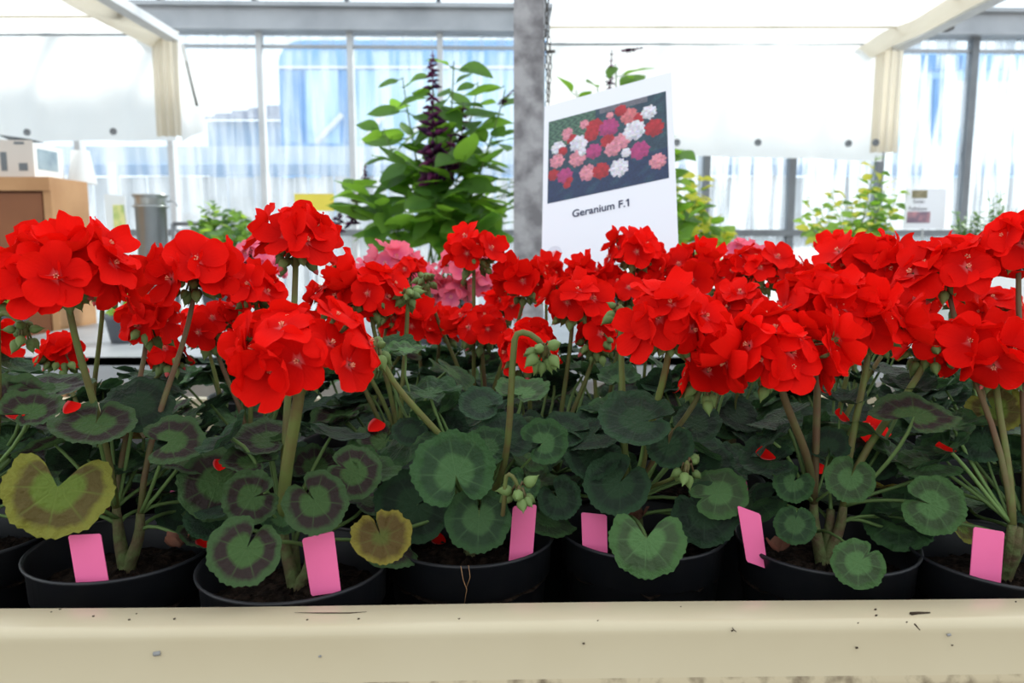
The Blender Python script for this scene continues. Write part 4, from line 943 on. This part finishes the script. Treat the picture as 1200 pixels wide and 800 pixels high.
# ------------------------------------------------------------------ second bench and what stands on it
def leafy(name, label, cat, base, pot, stems, leaf_m, nleaf, size, stem_m='sal_stem', spikes=(), seed=1, shape=(.36, .5), low=.15, vary=.35, group=None, droop=.5):
    rr = random.Random(seed); base = Vector(base); t = thing(name, label, cat, base, group)
    pr, ph = pot
    mb = MB(); mb.lathe([(.0005, 0), (pr*.74, 0), (pr*.95, ph-.02), (pr, ph-.02), (pr, ph), (pr*.93, ph), (pr*.9, ph-.02), (.0005, ph-.02)], 24, M=Matrix.Translation(base)); put('pot', mb, M['trough'], t)
    c0 = base + Vector((0, 0, ph-.03)); lm = []
    for vv in range(4):
        l = MB(); bend = rr.uniform(.1, .5)*droop*2; fold = rr.uniform(.1, .35)
        def fn(a, b, bend=bend, fold=fold):
            s = -1+2*b; w = shape[0]*math.sin(PI*min(1, max(0.02, a)**.75))**.9*(1-.15*a); y = a
            return (w*s, y*(1-.12*bend*a), fold*abs(s)*w - bend*.45*a*a + .015*math.sin(9*a+vv)*s)
        l.grid(fn, 7, 4); l.tube([(0, -.28, .05), (0, -.1, .0), (0, .25, 0)], [.018, .018, .012], 4)
        lm.append([l.mesh('leaf', M[q]) for q in leaf_m])
    for si, tip in enumerate(stems):
        tip = Vector(tip); h = tip-c0; s0 = c0 + Vector((rr.uniform(-.5, .5)*pr, rr.uniform(-.5, .5)*pr, 0))
        pts = bez(s0, s0+Vector((h.x*.1, h.y*.1, h.z*.4)), tip-Vector((h.x*.25, h.y*.25, h.z*.35)), tip, 10)
        mb = MB(); th = max(.0018, .004*h.length/.6); mb.tube(pts, [th*(1-.06*i) for i in range(11)], 5); put('stem', mb, M[stem_m], t)
        n = nleaf[si % len(nleaf)] if hasattr(nleaf, '__len__') else nleaf
        for k in range(n):
            f = low + (1-low)*(k+.6)/n; i = min(9, int(f*10)); pp = pts[i].lerp(pts[i+1], f*10-i) if i < 10 else pts[10]
            q = k*PI/2*1.03 + (k % 2)*PI + rr.uniform(-.5, .5); o = Vector((math.cos(q), math.sin(q), 0))
            d = (o + Vector((0, 0, rr.uniform(-.25, .55)))).normalized(); nrm = (Vector((0, 0, 1)) - o*rr.uniform(0, .5) + Vector((rr.uniform(-.6, .6), rr.uniform(-1.1, .3), 0)))
            s = size*rr.uniform(1-vary, 1+vary)*(1.05-.35*f)
            link('leaf', lm[rr.randrange(4)][rr.randrange(len(leaf_m))], t, pp + d*s*.26, basis(nrm, d).to_quaternion(), s)
    for (p_, q_, n, w) in spikes:          # dark flower spikes: whorls of calyces down an axis
        p_, q_ = Vector(p_), Vector(q_); mb = MB(); mb.tube([p_, q_], [.003, .0015], 5)
        for k in range(n):
            f = k/n; c = p_.lerp(q_, f); ww = w*(1.05-.72*f)*rr.uniform(.65, 1.1)
            for j in range(5):
                a = j*1.257+k*.6+rr.uniform(-.2, .2); d = Vector((math.cos(a), math.sin(a), rr.uniform(-.7, .6))).normalized()
                mb.tube([c, c+d*ww*.5+Vector((0, 0, .002)), c+d*ww], [.002, ww*.20, ww*.05], 5)
        put('flower_spike', mb, M['purple'], t)
    return t
b2 = thing('plant_staging', 'second lower metal bench behind the geraniums carrying leafy plants', 'bench', (0, 2.8, 0))
mb = MB(); mb.box((-1.75, 2.25, .74), (2.4, 3.75, .765)); put('bench_top', mb, M['alu'], b2, smooth=False)
for y in (2.25, 3.73):
    mb = MB(); mb.box((-1.75, y, .69), (2.4, y+.03, .7649)); put('edge_rail', mb, M['alu'], b2, smooth=False)
for x in (-1.65, .2, 2.3):
    for y in (2.35, 3.6):
        mb = MB(); mb.box((x, y, 0), (x+.05, y+.05, .74)); put('leg', mb, M['alu'], b2, smooth=False)
ZB = .765
Y1 = 2.62
tips = [at(*q) for q in ((508, 105, Y1), (472, 92, Y1+.05), (532, 72, Y1-.03), (560, 98, Y1+.06), (592, 105, Y1), (450, 150, Y1), (575, 165, Y1-.1), (540, 185, Y1-.15), (480, 190, Y1-.1), (412, 215, Y1), (440, 232, Y1-.12), (600, 210, Y1+.1), (510, 230, Y1-.2), (565, 245, Y1-.15))]
sp = [(at(508, 212, Y1-.14), at(507, 92, Y1-.14), 11, .075), (at(507, 95, Y1-.14), at(507, 60, Y1-.14), 6, .03), (at(525, 200, Y1-.12), at(530, 150, Y1-.12), 5, .06), (at(540, 190, Y1+.03), at(543, 120, Y1-.03), 9, .045), (at(588, 120, Y1), at(603, 104, Y1-.05), 6, .018), (at(412, 262, Y1), at(420, 225, Y1), 7, .034), (at(428, 210, Y1), at(428, 192, Y1), 4, .018), (at(395, 268, Y1+.1), at(400, 236, Y1+.1), 6, .03)]
leafy('tall_salvia', 'tall leafy plant with long dark purple flower spike beside the grey post', 'plant', (at(515, 300, Y1).x, Y1, ZB), (.13, .20), tips, ['sal_leaf'], [16, 15, 15, 15, 15, 16, 18, 20, 20, 18, 20, 18, 24, 24], .140, spikes=sp, seed=4, low=.46)
Y3 = 2.75
tips = [at(*q) for q in ((722, 78, Y3), (700, 100, Y3), (742, 92, Y3+.05), (675, 105, Y3), (660, 140, Y3), (770, 150, Y3), (790, 175, Y3), (640, 175, Y3), (730, 140, Y3-.1), (790, 235, Y3-.1), (805, 255, Y3-.15))]
sp = [(at(714, 110, Y3), at(717, 58, Y3), 8, .022), (at(733, 60, Y3), at(755, 56, Y3), 6, .018)]
leafy('tall_salvia', 'tall leafy plant with dark budding tips mostly hidden behind the flower sign', 'plant', (at(722, 300, Y3).x, Y3, ZB), (.13, .20), tips, ['sal_leaf'], 15, .125, spikes=sp, seed=9, low=.5)
Y4 = 2.95
tips = [at(*q) for q in ((792, 205, Y4), (815, 235, Y4), (835, 255, Y4), (800, 262, Y4-.1), (850, 270, Y4-.1), (820, 205, Y4+.1))]
leafy('young_shrub', 'small plant with golden and green leaves beside the sign edge', 'plant', (at(815, 300, Y4).x, Y4, ZB), (.10, .16), tips, ['gold_leaf', 'lime_leaf', 'sal_leaf', 'gold_leaf'], 24, .072, seed=12, low=.58)
Y5 = 3.1
tips = [at(*q) for q in ((1027, 182, Y5), (1040, 215, Y5), (1055, 222, Y5-.05), (1010, 225, Y5), (985, 235, Y5), (960, 240, Y5), (940, 255, Y5), (1030, 240, Y5-.1), (1000, 250, Y5-.15), (965, 265, Y5-.15), (1045, 255, Y5-.1), (945, 232, Y5+.1), (1020, 262, Y5-.2), (975, 222, Y5+.1), (1000, 238, Y5-.1), (1050, 240, Y5-.1), (950, 262, Y5-.2), (985, 262, Y5-.2), (1035, 200, Y5), (1022, 225, Y5-.1))]
leafy('golden_shrub', 'bushy bright lime plant with golden shoot tips before the streaky window', 'plant', (at(995, 300, Y5).x, Y5, ZB), (.13, .18), tips, ['lime_leaf', 'lime_leaf', 'gold_leaf', 'sal_leaf'], 14, .058, seed=15, low=.60)
Y6 = 3.4
tips = [at(*q) for q in ((250, 238, Y6), (262, 252, Y6), (240, 258, Y6), (285, 250, Y6), (228, 262, Y6), (298, 262, Y6), (272, 268, Y6-.1), (250, 270, Y6-.1), (275, 245, Y6), (290, 262, Y6-.1), (235, 272, Y6-.1), (262, 275, Y6-.2), (245, 245, Y6))]
leafy('young_shrub', 'small pale green bushy plant beside the metal bucket', 'plant', (at(262, 300, Y6).x, Y6, ZB), (.11, .16), tips, ['lime_leaf', 'herb_leaf'], 20, .058, seed=18, low=.6)
Y7 = 2.9
tips = [at(*q) for q in ((150, 345, 2.6), (128, 322, 2.6), (170, 352, 2.6), (140, 360, 2.55))]
leafy('young_shrub', 'low yellow-green plant glimpsed under the first big red flower head', 'plant', (at(150, 400, 2.6).x, 2.6, ZB), (.07, .10), tips, ['lime_leaf'], 8, .06, seed=19, low=.3)
tips = [at(*q) for q in ((5, 312, 2.7), (-8, 318, 2.7), (14, 330, 2.65))]
leafy('young_shrub', 'low green plant at the cabinet foot behind the flowers', 'plant', (at(5, 370, 2.7).x, 2.7, ZB), (.08, .10), tips, ['lime_leaf', 'herb_leaf'], 8, .06, seed=20, low=.3)
# herb trough
Y8 = 3.0; x0, x1 = at(1118, 300, Y8).x, at(1290, 300, Y8).x
zt = at(1180, 291, Y8).z; zbm = at(1180, 322, Y8).z
tr = thing('herb_trough', 'long dark grey trough of low green herbs near the window end', 'planter', ((x0+x1)/2, Y8, zbm))
mb = MB(); mb.box((x0, Y8-.09, zbm), (x1, Y8-.08, zt)); mb.box((x0, Y8+.08, zbm), (x1, Y8+.09, zt)); mb.box((x0, Y8-.09, zbm), (x0+.01, Y8+.09, zt)); mb.box((x1-.01, Y8-.09, zbm), (x1, Y8+.09, zt)); mb.box((x0, Y8-.09, zbm), (x1, Y8+.09, zbm+.01)); mb.box((x0-.01, Y8-.10, zt-.015), (x1+.01, Y8-.08, zt))
put('trough', mb, M['trough'], tr, smooth=False)
mb = MB(); mb.box((x0+.01, Y8-.08, zbm+.01), (x1-.01, Y8+.08, zt-.012)); so = put('soil', mb, M['soil'], tr, smooth=False)
rr = random.Random(5)
for k in range(26):
    c = Vector((x0+.03+(x1-x0-.06)*(k+.5)/26, Y8+rr.uniform(-.06, .05), zt-.012)); mb = MB(); hh = rr.uniform(.10, .19) if k % 9 != 5 else .28
    for j in range(5):
        tp = c + Vector((rr.uniform(-.035, .035), rr.uniform(-.03, .03), hh*rr.uniform(.7, 1))); mb.tube([c, tp], .0012, 4)
        for i in range(8):
            f = .25+.75*i/8; b_ = c.lerp(tp, f); q = rr.uniform(0, 6.28); d = Vector((math.cos(q), math.sin(q), .5)).normalized()*rr.uniform(.022, .036); w_ = d.cross(Vector((0, 0, 1))).normalized()*.008
            mb.add([b_, b_+d*.5+w_, b_+d, b_+d*.5-w_], [(0, 1, 2, 3)])
    put('herb', mb, M['herb_leaf'], tr)
# shelf block carrying the trough
mb = MB(); mb.box((x0-.05, Y8-.12, ZB), (x1+.05, Y8+.12, zbm)); tag(put('display_block', mb, M['carton_white'], pos=((x0+x1)/2, Y8, ZB), smooth=False), 'pale grey block shelf under the herb trough', 'shelf')

# little information card
IY = 3.05
q = [at(1062, 221, IY), at(1106, 221, IY), at(1106, 266, IY), at(1058, 266, IY)]
ic = thing('information_card', 'small white information card with two pictures beside the lime plant', 'sign', (q[2].lerp(q[3], .5)))
def flat(name, x0, y0, x1, y1, m, d, parent, Y):
    a, b = at(x0, y0, Y), at(x1, y1, Y); mb = MB(); mb.box((a.x, Y-d, b.z), (b.x, Y, a.z)); return put(name, mb, m, parent, smooth=False)
flat('card', 1061, 221, 1106, 268, M['paper'], .002, ic, IY)
flat('picture', 1069, 223, 1086, 232, mat('print_tan', (.34, .30, .20), .5, noise=(30, (.22, .20, .12), .4, .6)), .003, ic, IY-.0005)
flat('picture', 1063, 248, 1089, 261, mat('print_mauve', (.22, .16, .22), .5, noise=(24, (.50, .26, .30), .45, .6)), .003, ic, IY-.0005)
text_on('Swan', at(1077, 236, IY-.004), RT, Vector((0, 0, 1)), .022, M['ink_grey'], ic)
text_on('Fallshaw', at(1076, 244.5, IY-.004), RT, Vector((0, 0, 1)), .022, M['ink_grey'], ic)
mb = MB(); mb.tube([(q[2].lerp(q[3], .5)+Vector((0, .003, .02))), Vector((q[2].lerp(q[3], .5).x, IY+.003, ZB))], .004, 6); put('stake', mb, M['alu'], ic)

# bucket, care card and yellow card
UY = 3.3
bc = at(180, 300, UY); bt_, bb_ = at(180, 228, UY).z, ZB
bk = thing('zinc_bucket', 'tall grey metal bucket standing behind the first red flowers', 'bucket', (bc.x, UY, ZB))
rt, rb = 20*mpp(at(180, 235, UY)), 15*mpp(at(180, 235, UY))
mb = MB(); mb.lathe([(.0005, 0), (rb, 0), (rt-.008, bt_-ZB-.01), (rt, bt_-ZB-.008), (rt+.003, bt_-ZB), (rt-.004, bt_-ZB), (rt-.008, bt_-ZB-.02), (rb-.004, .006), (.0005, .006)], 32, M=Matrix.Translation((bc.x, UY, ZB))); put('body', mb, M['zinc'], bk)
mb = MB(); mb.lathe([(rt-.003, -.004), (rt+.004, 0), (rt-.003, .004)], 32, M=Matrix.Translation((bc.x, UY, bt_-.05))); put('band', mb, M['zinc'], bk)
mb = MB(); mb.tube(bez(Vector((bc.x+rt, UY, bt_-.03)), Vector((bc.x+rt+.03, UY-.02, bt_-.02)), Vector((bc.x+rt+.05, UY-.02, bt_-.04)), Vector((bc.x+rt+.05, UY-.02, bt_-.05)), 8), .004, 6); put('handle', mb, M['alu'], bk)
CY = 2.95
cc_ = thing('care_card', 'leaning white plant care card with a green picture beside the bucket', 'sign', at(138, 300, CY))
q = [at(122, 227, CY), at(146, 230, CY), at(153, 300, CY), at(128, 300, CY)]
mb = MB(); mb.add(q + [v+Vector((0, .003, 0)) for v in q], [(3, 2, 1, 0), (4, 5, 6, 7)]+[(i, (i+1) % 4, (i+1) % 4+4, i+4) for i in range(4)]); put('card', mb, M['carton_white'], cc_, smooth=False)
q = [at(132, 240, CY-.004), at(144, 240, CY-.004), at(149, 276, CY-.004), at(134, 276, CY-.004)]
mb = MB(); mb.add(q + [v+Vector((0, .003, 0)) for v in q], [(3, 2, 1, 0), (4, 5, 6, 7)]+[(i, (i+1) % 4, (i+1) % 4+4, i+4) for i in range(4)]); put('picture', mb, M['green_print'], cc_, smooth=False)
mb = MB(); p_ = at(140, 298, CY); mb.tube([p_+Vector((0, .005, 0)), Vector((p_.x, CY+.005, ZB))], .004, 6); put('stake', mb, M['alu'], cc_)
YY = 3.5
yc = thing('yellow_card', 'small yellow card on a stake behind the upper red flower head', 'sign', at(368, 262, YY))
flat('card', 345, 227, 392, 247, M['yellow'], .003, yc, YY)
mb = MB(); p_ = at(368, 240, YY); mb.tube([p_+Vector((0, .003, 0)), Vector((p_.x, YY+.003, ZB))], .004, 6); put('stake', mb, M['alu'], yc)
# rail frame by the bucket
mb = MB(); p_, q_ = at(203, 262, 3.70), at(262, 262, 3.70)
fr2 = thing('wire_frame', 'dark metal rail frame behind the bucket', 'frame', Vector((p_.x, 3.70, ZB)))
put('rail', (lambda m_: (m_.tube([p_, q_], .010, 6), m_)[1])(MB()), M['alu_dark'], fr2)
for a in (p_, q_): put('upright', (lambda m_: (m_.tube([a, Vector((a.x, a.y, ZB))], .012, 6), m_)[1])(MB()), M['alu_dark'], fr2)

# wooden cabinet and carton
KY = 3.0
kr = at(57, 207, KY); kt = kr.z; kx0 = kr.x-.95; kd = .27
kb = thing('wooden_cabinet', 'brown wooden cabinet with a paler top board under the carton', 'cabinet', (kr.x-.5, KY+.25, 0))
mb = MB(); mb.box((kx0, KY, kt-.052), (kr.x, KY+kd, kt)); put('top_board', mb, M['wood_light'], kb, smooth=False)
mb = MB(); mb.box((kx0+.02, KY+.03, .05), (kr.x-.03, KY+kd, kt-.052)); put('carcass', mb, M['wood'], kb, smooth=False)
mb = MB(); mb.box((kr.x-.03, KY+.005, 0), (kr.x, KY+kd, kt-.052)); put('side_panel', mb, M['wood_light'], kb, smooth=False)  # lighter wood colour here stands in for sunlight on this side
for i in range(2):
    xa = kx0+.03+i*.445; mb = MB(); mb.box((xa, KY+.012, .08), (xa+.435, KY+.03, kt-.062)); d_ = put('door', mb, M['wood'], kb, smooth=False)
    mb = MB(); mb.tube([(xa+.39-.34*i, KY+.012, .85), (xa+.39-.34*i, KY-.01, .85), (xa+.39-.34*i, KY-.01, .97), (xa+.39-.34*i, KY+.012, .97)], .006, 6); put('handle', mb, M['alu_dark'], d_)
bx = at(41, 207, KY+.05); bz1 = at(41, 164, KY+.05).z
ct = thing('carton', 'pale printed cardboard carton lying on top of the wooden cabinet', 'box', (bx.x-.3, KY+.15, kt))
mb = MB(); mb.box((bx.x-.62, KY+.05, kt), (bx.x, KY+.051, bz1)); put('front_face', mb, M['carton'], ct, smooth=False)
mb = MB(); mb.box((bx.x-.62, KY+.051, kt), (bx.x, KY+.25, bz1-.01)); put('body', mb, M['carton_white'], ct, smooth=False)
mb = MB(); fl_p = [(bx.x-.13, KY+.055, bz1+.018), (bx.x-.005, KY+.055, bz1+.001), (bx.x-.005, KY+.13, bz1-.002), (bx.x-.13, KY+.13, bz1+.006)]; mb.add(fl_p+[(a, b, c+.003) for a, b, c in fl_p], [(3,2,1,0),(4,5,6,7),(0,1,5,4),(1,2,6,5),(2,3,7,6),(3,0,4,7)]); put('flap', mb, M['print_grey'], ct, smooth=False)
for (u0, v0, u1, v1) in ((0, 178, 9, 200), (16, 166, 28, 169), (22, 191, 33, 200)):
    flat('printed_mark', u0, v0, u1, v1, M['print_grey'], .001, ct, KY+.0498)
mb = MB(); mb.box((bx.x, KY+.075, kt+.035), (bx.x+.001, KY+.21, kt+.115)); put('printed_panel', mb, M['print_blue'], ct, smooth=False)
bgp = Vector((bx.x+.03, KY+.33, kt)); mb = MB()
mb.grid(lambda a, b: bgp + Vector((.045*math.cos(2*PI*a)*(1-.35*b)+.004*math.sin(9*a), .075*math.sin(2*PI*a)*(1-.5*b), .135*b)), 24, 6); put_b = tag(put('plastic_bag', mb, M['bag'], pos=bgp), 'white plastic bag standing at the end of the carton', 'bag')
